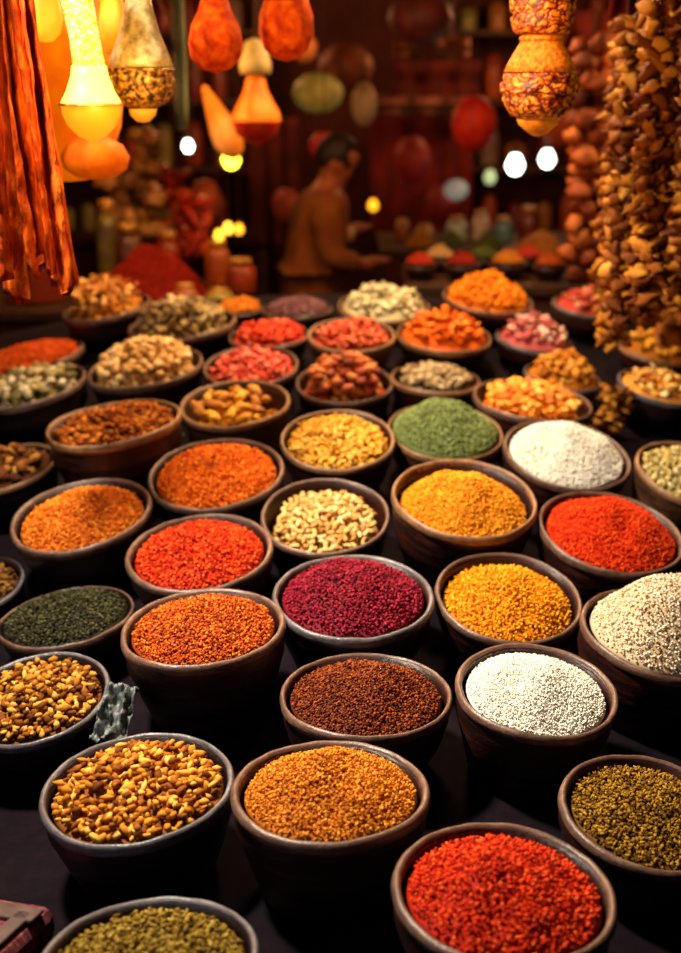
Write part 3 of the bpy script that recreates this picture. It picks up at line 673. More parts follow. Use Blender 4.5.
def filigree(name, lo, hi, emit=0.0, scale=26, edge=.10, wobble=.02):
    """carved cells: raised bright cells, sunk dark joints"""
    m, nt, b = new_mat(name)
    tc = nt.nodes.new('ShaderNodeTexCoord'); mp = nt.nodes.new('ShaderNodeMapping'); mp.inputs['Scale'].default_value = (1, 1, 2.1)
    v = nt.nodes.new('ShaderNodeTexVoronoi'); v.feature = 'DISTANCE_TO_EDGE'; v.inputs['Scale'].default_value = scale
    nz = noise_node(nt, 70, 4)
    nz2 = nt.nodes.new('ShaderNodeTexNoise'); nz2.inputs['Scale'].default_value = 55; nz2.inputs['Detail'].default_value = 3
    dv = nt.nodes.new('ShaderNodeVectorMath'); dv.operation = 'SCALE'; dv.inputs['Scale'].default_value = wobble
    av = nt.nodes.new('ShaderNodeVectorMath'); av.operation = 'ADD'
    nt.links.new(tc.outputs['Object'], nz2.inputs['Vector']); nt.links.new(nz2.outputs['Color'], dv.inputs[0])
    nt.links.new(tc.outputs['Object'], av.inputs[0]); nt.links.new(dv.outputs[0], av.inputs[1])
    nt.links.new(av.outputs[0], mp.inputs[0]); nt.links.new(mp.outputs[0], v.inputs['Vector'])
    mul = nt.nodes.new('ShaderNodeMath'); mul.operation = 'MULTIPLY_ADD'; mul.inputs[1].default_value = .12; 
    nt.links.new(nz, mul.inputs[0]); nt.links.new(v.outputs['Distance'], mul.inputs[2])
    c = ramp(nt, mul.outputs[0], [lin(x) for x in lo+hi], [.0+.05, .05+edge*.5, .05+edge, .05+edge*2.4][:len(lo+hi)])
    nt.links.new(c, b.inputs['Base Color']); b.inputs['Roughness'].default_value = .5
    bump(nt, b, mul.outputs[0], .7, .01)
    if emit:
        nt.links.new(c, b.inputs['Emission Color']); b.inputs['Emission Strength'].default_value = emit
    return m
U = lambda Y: mpp(Y)          # metres per photograph pixel at that distance

# glowing bulb lamp, top left
Y = 2.88; u = U(Y)
g_hot = glow('lamp_glass_hot', '#ffd452', 3.6, '#ffcc55')
g_mid = glow('lamp_glass_amber', '#ffa018', 1.1, '#b05808')
lp = hang('glowing_bulb_lamp', 'brightly glowing yellow bulb-shaped lamp with a long neck, top left', 'lamp', 91, 104, Y)
link('upper_glass', lathe_mesh('upper_glass', [(0, 34*u), (16*u, 34*u), (17*u, 26*u), (22*u, 12*u), (28*u, 1*u), (28*u, 0), (0, 0)], 40), g_hot, lp)
link('band', lathe_mesh('band', [(27.5*u, 1.2*u), (29.8*u, 1*u), (30*u, -1.5*u), (27.5*u, -1.8*u)], 40, True), m_brass, lp)
link('lower_glass', lathe_mesh('lower_glass', [(27.5*u, -1.8*u), (27*u, -9*u), (22*u, -20*u), (13*u, -29*u), (4*u, -33*u), (0, -33.5*u)], 40), g_mid, lp)
nk = [(0, 0, 33*u), (-3*u, 0, 60*u), (-9*u, 0, 100*u), (-15*u, 0, 150*u)]
link('neck', tube_mesh('neck', nk, [15*u, 14*u, 15*u, 17*u], 16), filigree('neck_lace', ['#e08a10', '#f6b428'], ['#ffdf70', '#fff2b8'], 1.0, 60, .14), lp)
link('cord', tube_mesh('cord', [(-15*u, 0, 149*u), (-15*u, 0, ZC-lp.location.z)], .006, 6), m_cord, lp)

# teardrop ornament
Y = 3.06; u = U(Y)
tp = hang('teardrop_ornament', 'pale teardrop ornament with a dark gold filigree band beside the glowing bulb lamp', 'ornament', 141, 68, Y)
link('upper_shell', lathe_mesh('upper_shell', [(6*u, 92*u), (10*u, 70*u), (13*u, 52*u), (19*u, 30*u), (27*u, 10*u), (30*u, 1*u), (0, 0)], 40), m_silver, tp)
def rough(th, r, z): return (.07*noise.noise(Vector((math.cos(th)*6, math.sin(th)*6, z*220)))*(r > .01), 0)
link('filigree_band', lathe_mesh('filigree_band', [(0, 0), (30*u, 0), (31*u, -3*u), (28.5*u, -4*u), (31*u, -9*u), (31*u, -16*u), (28*u, -19*u), (29*u, -22*u), (24*u, -30*u), (14*u, -35*u), (0, -36*u)], 72, False, rough), noisy('filigree_gold', ['#140802', '#2e1604', '#c0801c', '#f0c458'], 95, .4, 1.0, .008, spec=.6, detail=3), tp)
link('knob', lathe_mesh('knob', [(0, -36.2*u), (13*u, -36.5*u), (12*u, -42*u), (6*u, -48*u), (0, -49*u)], 24), glow('knob_amber', '#e8a020', .35, '#f0b040'), tp)
cord(tp, 91*u)

# large orange lantern behind them, squash lantern below, small bulb and gourd above
Y2 = 3.32; v = U(Y2)
ol = hang('orange_paper_lantern', 'large glowing orange lantern behind the bulb lamp, top left', 'lantern', 62, 60, Y2)
def org(th, r, z): return (.035*math.sin(5*th)+.03*noise.noise(Vector((math.cos(th)*2, math.sin(th)*2, z*9))), 0)
link('shade', lathe_mesh('shade', [(0, 130*v), (26*v, 128*v), (42*v, 95*v), (52*v, 40*v), (56*v, -10*v), (50*v, -60*v), (38*v, -92*v), (18*v, -108*v), (0, -110*v)], 48, False, org), noisy('lantern_orange', ['#d85002', '#e87404', '#f09008'], 7, .6, .25, .01, emit=.6), ol)
cord(ol, 128*v)
sq = hang('squash_lantern', 'round flattened orange squash lantern under the glowing bulb lamp', 'lantern', 95, 158, 3.15)
v3 = U(3.15)
def rib(th, r, z): return (-.05*abs(math.sin(4*th)), 0)
link('shade', lathe_mesh('shade', [(0, 20*v3), (14*v3, 19*v3), (27*v3, 12*v3), (33*v3, 1*v3), (30*v3, -10*v3), (18*v3, -18*v3), (0, -20*v3)], 56, False, rib), noisy('squash_orange', ['#b03a02', '#d85c06', '#ec800c'], 9, .6, .3, .006, spec=.1, emit=.30), sq)
cord(sq, 19*v3)
sb = hang('small_amber_bulb', 'small amber glass bulb beside the red strips at the top left', 'lamp', 44, 14, 3.08)
link('glass', lathe_mesh('glass', [(0, 30*u), (9*u, 28*u), (15*u, 12*u), (17*u, -4*u), (14*u, -17*u), (7*u, -24*u), (0, -25*u)], 32), glow('amber_bulb', '#ffa61c', .85, '#ffb63c'), sb)
cord(sb, 28*u)
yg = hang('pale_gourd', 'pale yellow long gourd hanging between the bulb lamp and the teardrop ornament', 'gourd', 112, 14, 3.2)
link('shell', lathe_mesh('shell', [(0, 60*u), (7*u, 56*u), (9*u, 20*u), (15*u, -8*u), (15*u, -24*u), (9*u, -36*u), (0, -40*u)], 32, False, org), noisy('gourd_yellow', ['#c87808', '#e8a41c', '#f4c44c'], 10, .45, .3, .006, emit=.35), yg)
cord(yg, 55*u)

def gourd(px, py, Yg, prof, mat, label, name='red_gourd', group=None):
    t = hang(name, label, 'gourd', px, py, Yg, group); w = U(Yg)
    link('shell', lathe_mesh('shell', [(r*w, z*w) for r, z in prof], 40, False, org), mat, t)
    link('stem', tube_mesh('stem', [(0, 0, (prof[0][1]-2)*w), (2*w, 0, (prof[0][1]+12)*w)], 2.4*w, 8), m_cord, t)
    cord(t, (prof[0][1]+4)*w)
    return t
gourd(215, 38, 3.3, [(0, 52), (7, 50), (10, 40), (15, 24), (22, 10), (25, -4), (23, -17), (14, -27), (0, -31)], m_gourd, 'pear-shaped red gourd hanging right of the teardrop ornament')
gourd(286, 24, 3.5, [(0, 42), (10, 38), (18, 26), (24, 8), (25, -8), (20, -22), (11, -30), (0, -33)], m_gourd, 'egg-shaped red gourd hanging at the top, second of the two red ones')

# carved double lantern at the top right
Y = 3.0
dl = hang('carved_lantern', 'carved orange lantern of two stacked rough globes hanging at the top right', 'lantern', 540, 79, Y)
car = filigree('carved_orange', ['#1c0402', '#6a1c02'], ['#d46006', '#f09418'], .15, 36, .16, .035)
fine = noisy('carved_fine', ['#8a3402', '#d06c08', '#f0961c'], 110, .6, 1.0, .006, emit=.16)
def rough2(th, r, z): return (.09*noise.noise(Vector((math.cos(th)*4.5, math.sin(th)*4.5, z*90)))*(r > .01), 0)
link('lower_globe', lathe_mesh('lower_globe', [(0, 4*u), (33*u, 5*u), (34.5*u, 1*u), (32.5*u, -1*u), (35.5*u, -4*u), (35.5*u, -12*u), (32.5*u, -14*u), (33*u, -18*u), (29*u, -27*u), (24*u, -33*u), (0, -34*u)], 84, False, rough2), car, dl)
link('shoulder', lathe_mesh('shoulder', [(19*u, 33*u), (20*u, 30*u), (25*u, 22*u), (30*u, 13*u), (33*u, 6*u), (0, 5.5*u)], 48), fine, dl)
link('collar', lathe_mesh('collar', [(0, 38*u), (18*u, 38*u), (20*u, 36*u), (20*u, 33*u), (0, 33*u)], 40), fine, dl)
link('upper_globe', lathe_mesh('upper_globe', [(0, 39*u), (23*u, 39*u), (26*u, 43*u), (28*u, 52*u), (26*u, 55*u), (28.5*u, 58*u), (29.5*u, 68*u), (27*u, 71*u), (28*u, 75*u), (25*u, 88*u), (19*u, 98*u), (0, 104*u)], 84, False, rough2), car, dl)
link('tip', lathe_mesh('tip', [(0, -34.3*u), (20*u, -34.5*u), (18*u, -40*u), (11*u, -46*u), (5*u, -50*u), (0, -51*u)], 32), noisy('carved_tip', ['#a84404', '#d0700c', '#e08c1c'], 30, .5, .3, .004, emit=.25), dl)
cord(dl, 103*u)

# long red strips hanging at the left
m_strip = noisy('strip_red', ['#5e1403', '#a63806', '#d06414'], 55, .9, 1.0, .012, stretch=(1, 1, .35), spec=.06)
def strip(pxt, pxb, yb, Ys, w0, w1, seed, thick=.007):
    a = at(pxt, -140, Ys); e = at(pxb, yb, Ys-.02*math.sin(seed)); n, k = 48, 20; V = []; F = []
    for i in range(n+1):
        t = i/n; c = a.lerp(e, t); w = (w0+(w1-w0)*t)*U(Ys)*.5*(1+.16*math.sin(7*t+seed*2)+.1*noise.noise(Vector((t*12, seed, 0))))
        tw = .5*math.sin(2.2*t+seed)+.3
        for j in range(k):
            q = 2*PI*j/k
            x = w*math.cos(q); y = thick*math.sin(q)+.013*math.sin(math.cos(q)*3.6+seed+2*t)+.008*noise.noise(Vector((x*50, t*22, seed)))
            zz_ = (.06*noise.noise(Vector((x*40, seed*3, 2)))*max(0, (i-n+4)/4))
            V.append((c.x + x*math.cos(tw)-y*math.sin(tw), c.y+x*math.sin(tw)+y*math.cos(tw), c.z+zz_))
    for i in range(n):
        for j in range(k):
            l = (j+1) % k; F.append((i*k+j, (i+1)*k+j, (i+1)*k+l, i*k+l))
    V += [tuple(a), tuple(e)]
    F = [f for f in F]
    o = len(V)-2
    me = bpy.data.meshes.new('strip'); me.from_pydata([tuple(map(float, v_)) for v_ in V], [], F+[(o, j, (j+1) % k) for j in range(k)]+[(o+1, n*k+(j+1) % k, n*k+j) for j in range(k)])
    for p_ in me.polygons: p_.use_smooth = True
    base = Vector(a); me.transform(Matrix.Translation(-base))
    ob = link('hanging_strip', me, m_strip); ob.location = base
    return tag(ob, 'long wrinkled red-orange dried strip hanging in the bundle at the left edge', 'dried strip', 'red strips hanging at the left edge')
for s in [(-44, -16, 262, 2.98, 20, 30, 1), (-34, 2, 282, 2.70, 17, 26, 2), (-25, 16, 296, 2.76, 13, 24, 3.4), (-17, 33, 268, 2.88, 12, 22, 4.1), (-9, 46, 252, 2.82, 12, 28, 5.3), (-4, 58, 276, 2.76, 12, 26, 6.2), (3, 70, 290, 2.70, 10, 18, 7.7), (-58, -30, 250, 2.9, 18, 26, 8.8), (-28, 22, 236, 2.94, 18, 28, 9.4), (-12, 50, 240, 3.03, 16, 26, 10.1)]:
    strip(*s)
rz = at(0, -140, 2.83).z
rl = thing('hanging_rail', 'dark wooden rail above the picture carrying the red strips', 'rail', (-.80, 2.84, rz+.02))
link('bar', tube_mesh('bar', [(-.35, 0, 0), (.35, 0, 0)], .022, 10), m_wood, rl)
for x in (-.3, .3): link('cord', tube_mesh('cord', [(x, 0, .02), (x, 0, ZC-rz-.02)], .006, 6), m_cord, rl)

# garlands of dried pieces at the right
gm = [lump_mesh('piece', 1.2, (1.4, .75, .5), .38), lump_mesh('piece', 3.3, (1.25, .85, .5), .36), chip_mesh('piece', 5.1), lump_mesh('piece', 8.1, (1.0, .9, .6), .38), lump_mesh('piece', 5.7, (1.6, .55, .5), .34)]
gmat = piece_mat('dried_brown', ['#3a1604', '#7c3c0a', '#b06a1a', '#d89c3c'], .6, .15, 40)
for me in gm: me.materials.append(gmat)
gmat2 = piece_mat('dried_red_brown', ['#3c1406', '#74300c', '#a04e16', '#c07430'], .6, .3, 30)
def garland(px, pyb, Yg, levels, label, per=3, size=.052, step=.046, spread=.04, pieces=None, far=False, ptop=-10, grp='garlands of dried pieces at the right'):
    b = at(px, pyb, Yg); t = thing('dried_garland', label, 'garland', b, grp)
    link('string', tube_mesh('string', [(0, 0, 0), (0, 0, ZC-b.z)], .004, 6), m_cord, t)
    ztop = at(px, ptop, Yg).z-b.z; z = 0.01; k = 0
    while z < ztop:
        for j in range(per):
            a = k*2.4+j*2*PI/per
            o = bpy.data.objects.new('dried_piece', (pieces or gm)[(k+j) % len(pieces or gm)]); COL.objects.link(o); o.parent = t
            r = spread*random.uniform(.6, 1.15); o.location = (r*math.cos(a), r*math.sin(a), z+random.uniform(-.012, .012))
            o.rotation_euler = (random.uniform(-.9, .9), random.uniform(-.9, .9), random.uniform(0, 6.28)); s = size*random.uniform(.75, 1.25); o.scale = (s, s, s)
            k += 1
        z += step
    return t
gl = [(618, 322, 3.36), (644, 300, 3.18), (682, 318, 3.40), (714, 300, 3.20), (641, 318, 3.53), (700, 318, 3.50), (608, 346, 3.72), (672, 340, 3.70)]
gt = ['leftmost garland of dried brown pieces at the right, beside the far lights', 'front brown garland second from the left at the right edge', 'brown garland of dried pieces hanging behind and between two front ones', 'front brown garland close to the right edge', 'brown garland cut by the right edge', 'short garland hidden among the others high at the right', 'lowest-hanging garland at the left of the right-hand bunch', 'low-hanging rear garland above the bark flakes']
for (px, pyb, Yg), lb in zip(gl, gt): garland(px, pyb, Yg, 20, lb, 5, .046, .033, .036, ptop=22 if px < 640 else -10)
gm2 = [lump_mesh('piece', 4.4, (1.1, .8, .7), .3), lump_mesh('piece', 6.4, (.9, .9, .7), .3)]
for me in gm2: me.materials.append(gmat2)
for (px, pyb, lb) in ((582, 275, 'blurred red-brown garland hanging deeper in, left of the brown bunch'), (622, 262, 'blurred red-brown garland tucked behind the brown bunch'), (602, 210, 'short blurred red-brown garland below the carved lantern')):
    garland(px, pyb, {582: 4.7, 622: 5.0, 602: 5.4}[px], 16, lb, 4, .085, .06, .045, gm2, ptop=30)

# bare bulbs glowing in the depth
def bulb(px, py, Yb, r, col, st, label, grp=None):
    t = hang('bare_bulb', label, 'light bulb', px, py, Yb, grp)
    link('glass', lathe_mesh('glass', [(0, -r), (r*.6, -.8*r), (r, 0), (r*.75, .75*r), (r*.4, 1.3*r), (0, 1.35*r)], 20), glow('bulb_'+col[1:]+str(st), col, st), t)
    link('socket', lathe_mesh('socket', [(0, 1.3*r), (.42*r, 1.3*r), (.42*r, 2.1*r), (0, 2.2*r)], 14), m_cord, t)
    cord(t, 2.1*r, .003)
bulb(515, 166, 7.0, .046, '#f2fff4', 9, 'brightest white bulb below the carved lantern at left')
bulb(547, 160, 7.2, .042, '#f4ffee', 8, 'white bulb right of the brightest one, lower of two')
bulb(557, 131, 7.4, .040, '#fffbe0', 7, 'white bulb just under the tip of the carved lantern, upper of two')
bulb(595, 205, 6.2, .024, '#f6ffee', 8, 'small lone white bulb at right beside the garlands')
bulb(490, 178, 7.6, .036, '#b8cc90', 1.0, 'dim greenish bulb left of the brightest white one')
bulb(188, 147, 5.4, .024, '#eafff0', 7, 'small white bulb hanging under the teardrop ornament')
bulb(231, 160, 5.6, .040, '#ffe83a', 7, 'bright yellow bulb between the red gourds and the counter')
bulb(373, 206, 7.75, .030, '#ffa81e', 2.5, 'small amber bulb beside the person')
bulb(219, 236, 5.5, .022, '#ffb42a', 3.5, 'left amber lamp of the cluster over the left counter')
bulb(228, 229, 5.85, .024, '#ffbc3a', 3.5, 'middle amber lamp of the cluster over the left counter')
bulb(239, 230, 5.7, .022, '#f8a828', 2.5, 'right amber lamp of the cluster over the left counter')

# ------------------------------------------------------------------ deeper lamps, cloths and goods
m_og = noisy('gourd_glow', ['#c04c04', '#e0700a', '#ee9420'], 8, .5, .2, .01, emit=.42)
w = U(5)
t = hang('amber_gourd_lamp', 'amber gourd lamp with dark red underside hanging in the blurred left', 'lamp', 256, 112, 5.0)
link('shade', lathe_mesh('shade', [(0, 34*w), (7*w, 33*w), (9*w, 28*w), (11*w, 19*w), (17*w, 8*w), (22*w, -1*w), (23*w, -8*w)], 32), m_og, t)
link('bowl_underside', lathe_mesh('bowl_underside', [(23*w, -8*w), (19*w, -20*w), (8*w, -28*w), (0, -30*w)], 32), noisy('underside_red', ['#7e1404', '#a82408', '#c03c10'], 10, .5, .2, .01, emit=.15), t)
link('cap', lathe_mesh('cap', [(0, 66*w), (9*w, 62*w), (15*w, 42*w), (14*w, 34*w), (0, 34*w)], 28), noisy('cap_pale', ['#8a7a3e', '#b4a25e', '#ccc08a'], 12, .6, .2, .01, emit=.08), t)
cord(t, 64*w)
w = U(5.4)
t = hang('slanted_lamp', 'slanted pale orange lamp above the bright yellow bulb', 'lamp', 222, 126, 5.3)
link('shade', lathe_mesh('shade', [(0, 40*w), (3*w, 37*w), (7*w, 22*w), (13*w, -2*w), (14*w, -14*w), (10*w, -26*w), (4*w, -31*w), (0, -32*w)], 28), noisy('lamp_peach', ['#b85406', '#dc8626', '#eab460'], 5, .7, .2, .01, emit=.26, spec=.1), t)
t.rotation_euler = (0, math.radians(-24), 0)
link('cord', tube_mesh('cord', [(0, 0, 32*w), (-.02, 0, .45), (0, 0, 1.3)], .004, 6), m_cord, t)
def basket_lamp(px, py, Yb, rx, rz, cols, label, em=.15, name='round_lantern'):
    t = hang(name, label, 'lantern', px, py, Yb); w = U(Yb)
    link('shade', lathe_mesh('shade', [(0, rz*w), (rx*.5*w, rz*.9*w), (rx*.9*w, rz*.45*w), (rx*w, 0), (rx*.85*w, -rz*.5*w), (rx*.45*w, -rz*.9*w), (0, -rz*w)], 28), noisy('lm_%d' % px, cols, 8, .6, .2, .01, emit=em), t)
    cord(t, rz*.95*w)
basket_lamp(318, 93, 7.0, 24, 18, ['#6a6420', '#9a8c3c', '#c0ae60'], 'olive-yellow round lantern in the blurred middle', .16)
basket_lamp(364, 104, 7.2, 12, 20, ['#6a4a24', '#94703e', '#b0905c'], 'pale tan upright lantern right of the olive-yellow one', .12)
basket_lamp(346, 68, 7.4, 26, 22, ['#3a1808', '#6a3010', '#8a481c'], 'brown round lantern above the pale tan one', .08)
basket_lamp(474, 124, 6.4, 22, 26, ['#6a0c04', '#a81c06', '#c03410'], 'dark red round lantern in the blurred middle right', .08)
basket_lamp(324, 146, 6.45, 15, 13, ['#6a0c10', '#9a1c1c', '#b43028'], 'small crimson lantern beside the person\'s head', .12)
basket_lamp(440, 205, 7.8, 16, 18, ['#3a0a08', '#6a140c', '#8a2414'], 'small dark maroon lantern over the far counter', .05)
basket_lamp(305, 48, 5.6, 12, 14, ['#4a2410', '#7a4420', '#9a6434'], 'small brown lantern under the second red gourd', .05)

def cloth_panel(px0, px1, py0, py1, Yc, cols, label, name='hanging_cloth', emit=0, seed=1):
    a = at(px0, py0, Yc); e = at(px1, py1, Yc); W = e.x-a.x; Hh = a.z-e.z; n = 24; V = []; F = []
    for j in range(13):
        for i in range(n+1):
            u_ = i/n; V.append((u_*W, .035*math.sin(u_*18+seed)*(.4+j/13)+.02*math.sin(j*.7+seed), -j/12*Hh))
    for j in range(12):
        for i in range(n):
            q = j*(n+1)+i; F.append((q, q+n+1, q+n+2, q+1))
    me = np_mesh(name, np.array(V), np.array(F)); o = link(name, me, noisy('cl_'+str(px0)+'_'+str(py0), cols, 5, .9, .2, .01, emit=emit)); o.location = a
    md = o.modifiers.new('thick', 'SOLIDIFY'); md.thickness = .012
    return tag(o, label, 'cloth')
cloth_panel(166, 186, -200, 130, 4.6, ['#4a4a2c', '#6c6c48', '#85835c'], 'narrow grey-green cloth strip hanging left of the red gourds')
cloth_panel(395, 470, 38, 56, 7.6, ['#5a2c18', '#7a4426', '#8e5834'], 'tan striped awning edge high in the blurred middle')
cloth_panel(372, 470, 97, 113, 7.9, ['#4a2418', '#6e4030', '#845440'], 'pinkish-tan valance below the tan awning edge')
cloth_panel(395, 480, 60, 100, 8.6, ['#2a0a06', '#441008', '#5a1a0c'], 'dark maroon curtain behind the valance', seed=3)
cloth_panel(555, 625, 10, 72, 5.6, ['#2e0a06', '#54120a', '#701e0e'], 'dark red cloth draped behind the carved lantern', seed=2)
cloth_panel(618, 652, -120, 22, 3.9, ['#5a1006', '#82200c', '#9c3414'], 'red cloth corner hanging above the garlands', seed=5)
cloth_panel(372, 470, 118, 235, 8.9, ['#3a0a06', '#5a120a', '#741c10'], 'wide dark red curtain on the far side of the hall', seed=6)
cloth_panel(250, 300, 118, 250, 8.4, ['#2a0c06', '#451408', '#5c200e'], 'brown-red curtain behind the person', seed=7)

# far counters
def counter(name, label, x0, x1, yc, d, h, mat=None):
    t = thing(name, label, 'counter', ((x0+x1)/2, yc, 0)); W = x1-x0
    link('top', box_mesh('top', (0, 0, h-.02), (W, d, .04), .006), m_wood, t)
    link('front_panel', box_mesh('front_panel', (0, -d/2+.03, (h-.04)/2), (W-.06, .03, h-.041), .004), mat or noisy('counter_panel', ['#2a0c08', '#3e140c', '#521e12'], 4, .8, .2, .01), t)
    for s in (-1, 1): link('side_panel', box_mesh('side_panel', (s*(W/2-.03), .02, (h-.04)/2), (.03, d-.06, h-.041), .004), m_wood, t)
    return t
HL = .93
counter('market_counter', 'dark counter behind the stall at left carrying the dark red heap', -2.3, -.42, 5.5, .9, HL)
HR = .98
counter('market_counter', 'dark counter across the back of the hall at right with bowls and jars', .2, 2.5, 7.0, .8, HR)

# dark red heap on the left counter
def far_heap(name, label, cat, loc, rx, ry, hz, size, cols, kind='pow', ang=0):
    h = mound_h(1, 0, 1, len(label)*.7, 1)
    me = heap_mesh(name, kind, .05, 1, 1, h)
    zmin = min(v.co.z for v in me.vertices)
    me.transform(Matrix.Translation((0, 0, -zmin))); me.transform(Matrix.Diagonal((rx, ry, hz, 1)))
    o = link(name, me, grain_mat('mat_'+name+str(len(label)), cols, .8)); o.location = loc
    return tag(o, label, cat, kind='stuff')
c = at(150, 285, 5.42); far_heap('dark_red_heap', 'broad dark red spice heap on the left counter behind the golden slices', 'spice', (c.x, 5.42, HL+.004), 0.25, .20, .20, .05, ['#4a0a04', '#7a1408', '#98220e', '#b0381c'])
c = at(92, 275, 5.4); far_heap('brown_red_heap', 'smaller brown-red heap left of the broad dark red one', 'spice', (c.x-.22, 5.35, HL+.004), .13, .16, .13, .05, ['#3a1006', '#64200c', '#7e3014', '#94481e'])

jar_cache = {}
def jar(px, Yj, z, hpx, wpx, cols, label, group=None, lid=True, emit=0):
    w = U(Yj); r, hh = wpx*w/2, hpx*w
    b = at(px, 250, Yj); t = thing('jar', label, 'jar', (b.x, Yj, z+.003), group)
    link('body', lathe_mesh('body', [(0, 0), (r*.85, 0), (r, .06*hh), (r, .68*hh), (r*.7, .82*hh), (0, .83*hh)], 20), noisy('jar_'+cols[0][1:]+cols[-1][1:], cols, 6, .35, .1, .01, spec=.6, emit=emit), t)
    if lid: link('lid', lathe_mesh('lid', [(0, .835*hh), (r*.72, .835*hh), (r*.72, .98*hh), (0, hh)], 18), m_brass, t)
    return t
# goods on the right-hand far counter
for px, hp, wp, cols, lb in [
    (402, 22, 14, ['#5a2a10', '#84481c', '#a06a34'], 'brown jar at the left end of the far counter'),
    (424, 16, 18, ['#7a5a2c', '#a8844a', '#c4a468'], 'pale tan squat jar on the far counter'),
    (456, 24, 20, ['#6a8a84', '#a0bcb4', '#cce0da'], 'pale teal jar on the far counter, left of two teal ones'),
    (480, 30, 16, ['#8a7a70', '#b8aca0', '#d8cec4'], 'whitish jar between the teal jars on the far counter'),
    (503, 24, 18, ['#2e5a64', '#50828c', '#78a8ae'], 'blue-teal jar on the far counter'),
    (528, 34, 20, ['#3a0c08', '#641810', '#822818'], 'tall dark red jar on the far counter under the white bulbs')]:
    jar(px, 6.9, HR, hp, wp, cols, lb, emit=0)
for px, yy, cols, lb in [
    (420, 6.72, ['#6a3a0c', '#a8701e', '#c08e3c', '#d0a864'], 'tan spice heap on the far counter in front of the jars'),
    (452, 6.74, ['#2c3a1c', '#4c5c2c', '#66743a', '#7e8a50'], 'small green herb heap on the far counter'),
    (488, 6.72, ['#6a1c08', '#a83c12', '#c05a24', '#d07c44'], 'orange-red spice heap on the far counter')]:
    b = at(px, 250, yy); far_heap('far_spice_heap', lb, 'spice', (b.x, yy, HR+.004), .078, .08, .07, .05, cols)
# goods on the left counter
for px, yy, hp, wp, cols, lb in [
    (128, 5.75, 60, 26, ['#3a1c10', '#5a3420', '#7a5436'], 'tall brown jar at the back of the left counter'),
    (108, 5.8, 80, 20, ['#4a4420', '#746a34', '#908650'], 'tall olive jar behind the dark red heap'),
    (168, 5.8, 50, 24, ['#5a1408', '#82240e', '#9c3a18'], 'dark red jar behind the heap on the left counter'),
    (217, 5.68, 46, 24, ['#6a2c0a', '#9a4a12', '#b8661e'], 'amber-brown jar at the right end of the left counter'),
    (240, 5.5, 34, 30, ['#5a1a0a', '#8a3410', '#a84e18'], 'squat reddish jar under the amber lamp cluster'),
    (184, 5.12, 24, 22, ['#7a3018', '#a85a30', '#c07c4c'], 'small terracotta jar in front on the left counter'),
    (218, 5.15, 18, 26, ['#6a5a1c', '#9a8a34', '#b8a854'], 'small yellow-olive jar in front on the left counter')]:
    jar(px, yy, HL, hp, wp, cols, lb)
# sacks piled at the right behind the garlands
def sack(px, Ys, z, wpx, hpx, cols, label, seed):
    w = U(Ys); b = at(px, 250, Ys); r = wpx*w/2; hh = hpx*w
    t = thing('burlap_sack', label, 'sack', (b.x, Ys, z))
    def wb(th, rr, zz2): return (.06*noise.noise(Vector((math.cos(th)*2, math.sin(th)*2, zz2*6+seed))), 0)
    link('bag', lathe_mesh('bag', [(0, 0), (r*.8, 0), (r, .2*hh), (r*.98, .6*hh), (r*.82, .86*hh), (r*.86, .95*hh), (r*.78, .93*hh), (r*.7, .85*hh), (0, .84*hh)], 32, False, wb), noisy('sack_'+cols[0][1:], cols, 40, .9, .5, .006), t)
    link('filling', lump_mesh('filling', seed, (1.35*r, 1.35*r, .35*hh), .1), noisy('fill_'+cols[2][1:], [cols[1], cols[2], cols[2]], 30, .8, .5, .01), t).location = (0, 0, .86*hh+.01)
    return t
sack(540, 6.0, 0, 84, 228, ['#3a1c08', '#6a3c14', '#9a6a2c'], 'tall brown sack standing behind the pink petals', 1)
sack(618, 5.45, 0, 80, 226, ['#3a2408', '#6a4c18', '#a0822e'], 'olive-brown sack standing behind the garlands', 2)
sack(690, 5.9, 0, 84, 250, ['#32140a', '#582a12', '#84481e'], 'dark brown sack at the right wall', 3)

# low display table with small bowls of spice between the person and the garlands
HD = 1.03
counter('display_table', 'dark display table behind the amber heap carrying small blurred bowls', .26, .96, 5.3, .5, HD)
def far_bowl(px, Yb, rpx, hcols, word):
    w = U(Yb); r = rpx*w; x = at(px, 260, Yb).x
    t = thing('small_bowl', 'small blurred bowl of %s on the display table behind the stall' % word, 'bowl', (x, Yb, HD+.003))
    link('body', lathe_mesh('body', [(0, 0), (r*.6, 0), (r*.9, .5*r), (r, .8*r), (r*.9, .8*r), (r*.8, .45*r), (0, .25*r)], 24), clayB, t)
    h = mound_h(1, 0, 1, px, 1); me = heap_mesh('small_heap', 'gran', .13, 1, 1, h)
    me.transform(Matrix.Diagonal((.82*r, .82*r, .55*r, 1)))
    o = link('small_heap', me, grain_mat('mat_far_%d' % px, hcols, .8)); o.location = (x, Yb, HD+.003+.68*r+.02)
    tag(o, '%s heaped in a small blurred bowl on the display table' % word, 'spice', kind='stuff')
far_bowl(420, 5.22, 17, ['#6a1408', '#a02a10', '#bc4420', '#cc6a40'], 'brick-red spice')
far_bowl(462, 5.2, 18, ['#5a1008', '#841c10', '#a03018', '#b84c2c'], 'maroon spice')
far_bowl(508, 5.22, 19, ['#8a5008', '#b87414', '#d0922c', '#dcb060'], 'mustard-yellow spice')
far_bowl(550, 5.2, 17, ['#7a2c08', '#b04c10', '#c86a24', '#d88c4c'], 'rust-brown spice')
far_bowl(440, 5.42, 17, ['#8a6c3c', '#b8985c', '#ccb07c', '#dcc8a0'], 'beige seeds')
far_bowl(484, 5.42, 17, ['#303c18', '#505e28', '#6a7a3a', '#84924e'], 'green herbs')
far_bowl(528, 5.42, 17, ['#8c1a10', '#bc3a24', '#d05a3c', '#e08464'], 'coral-red petals')
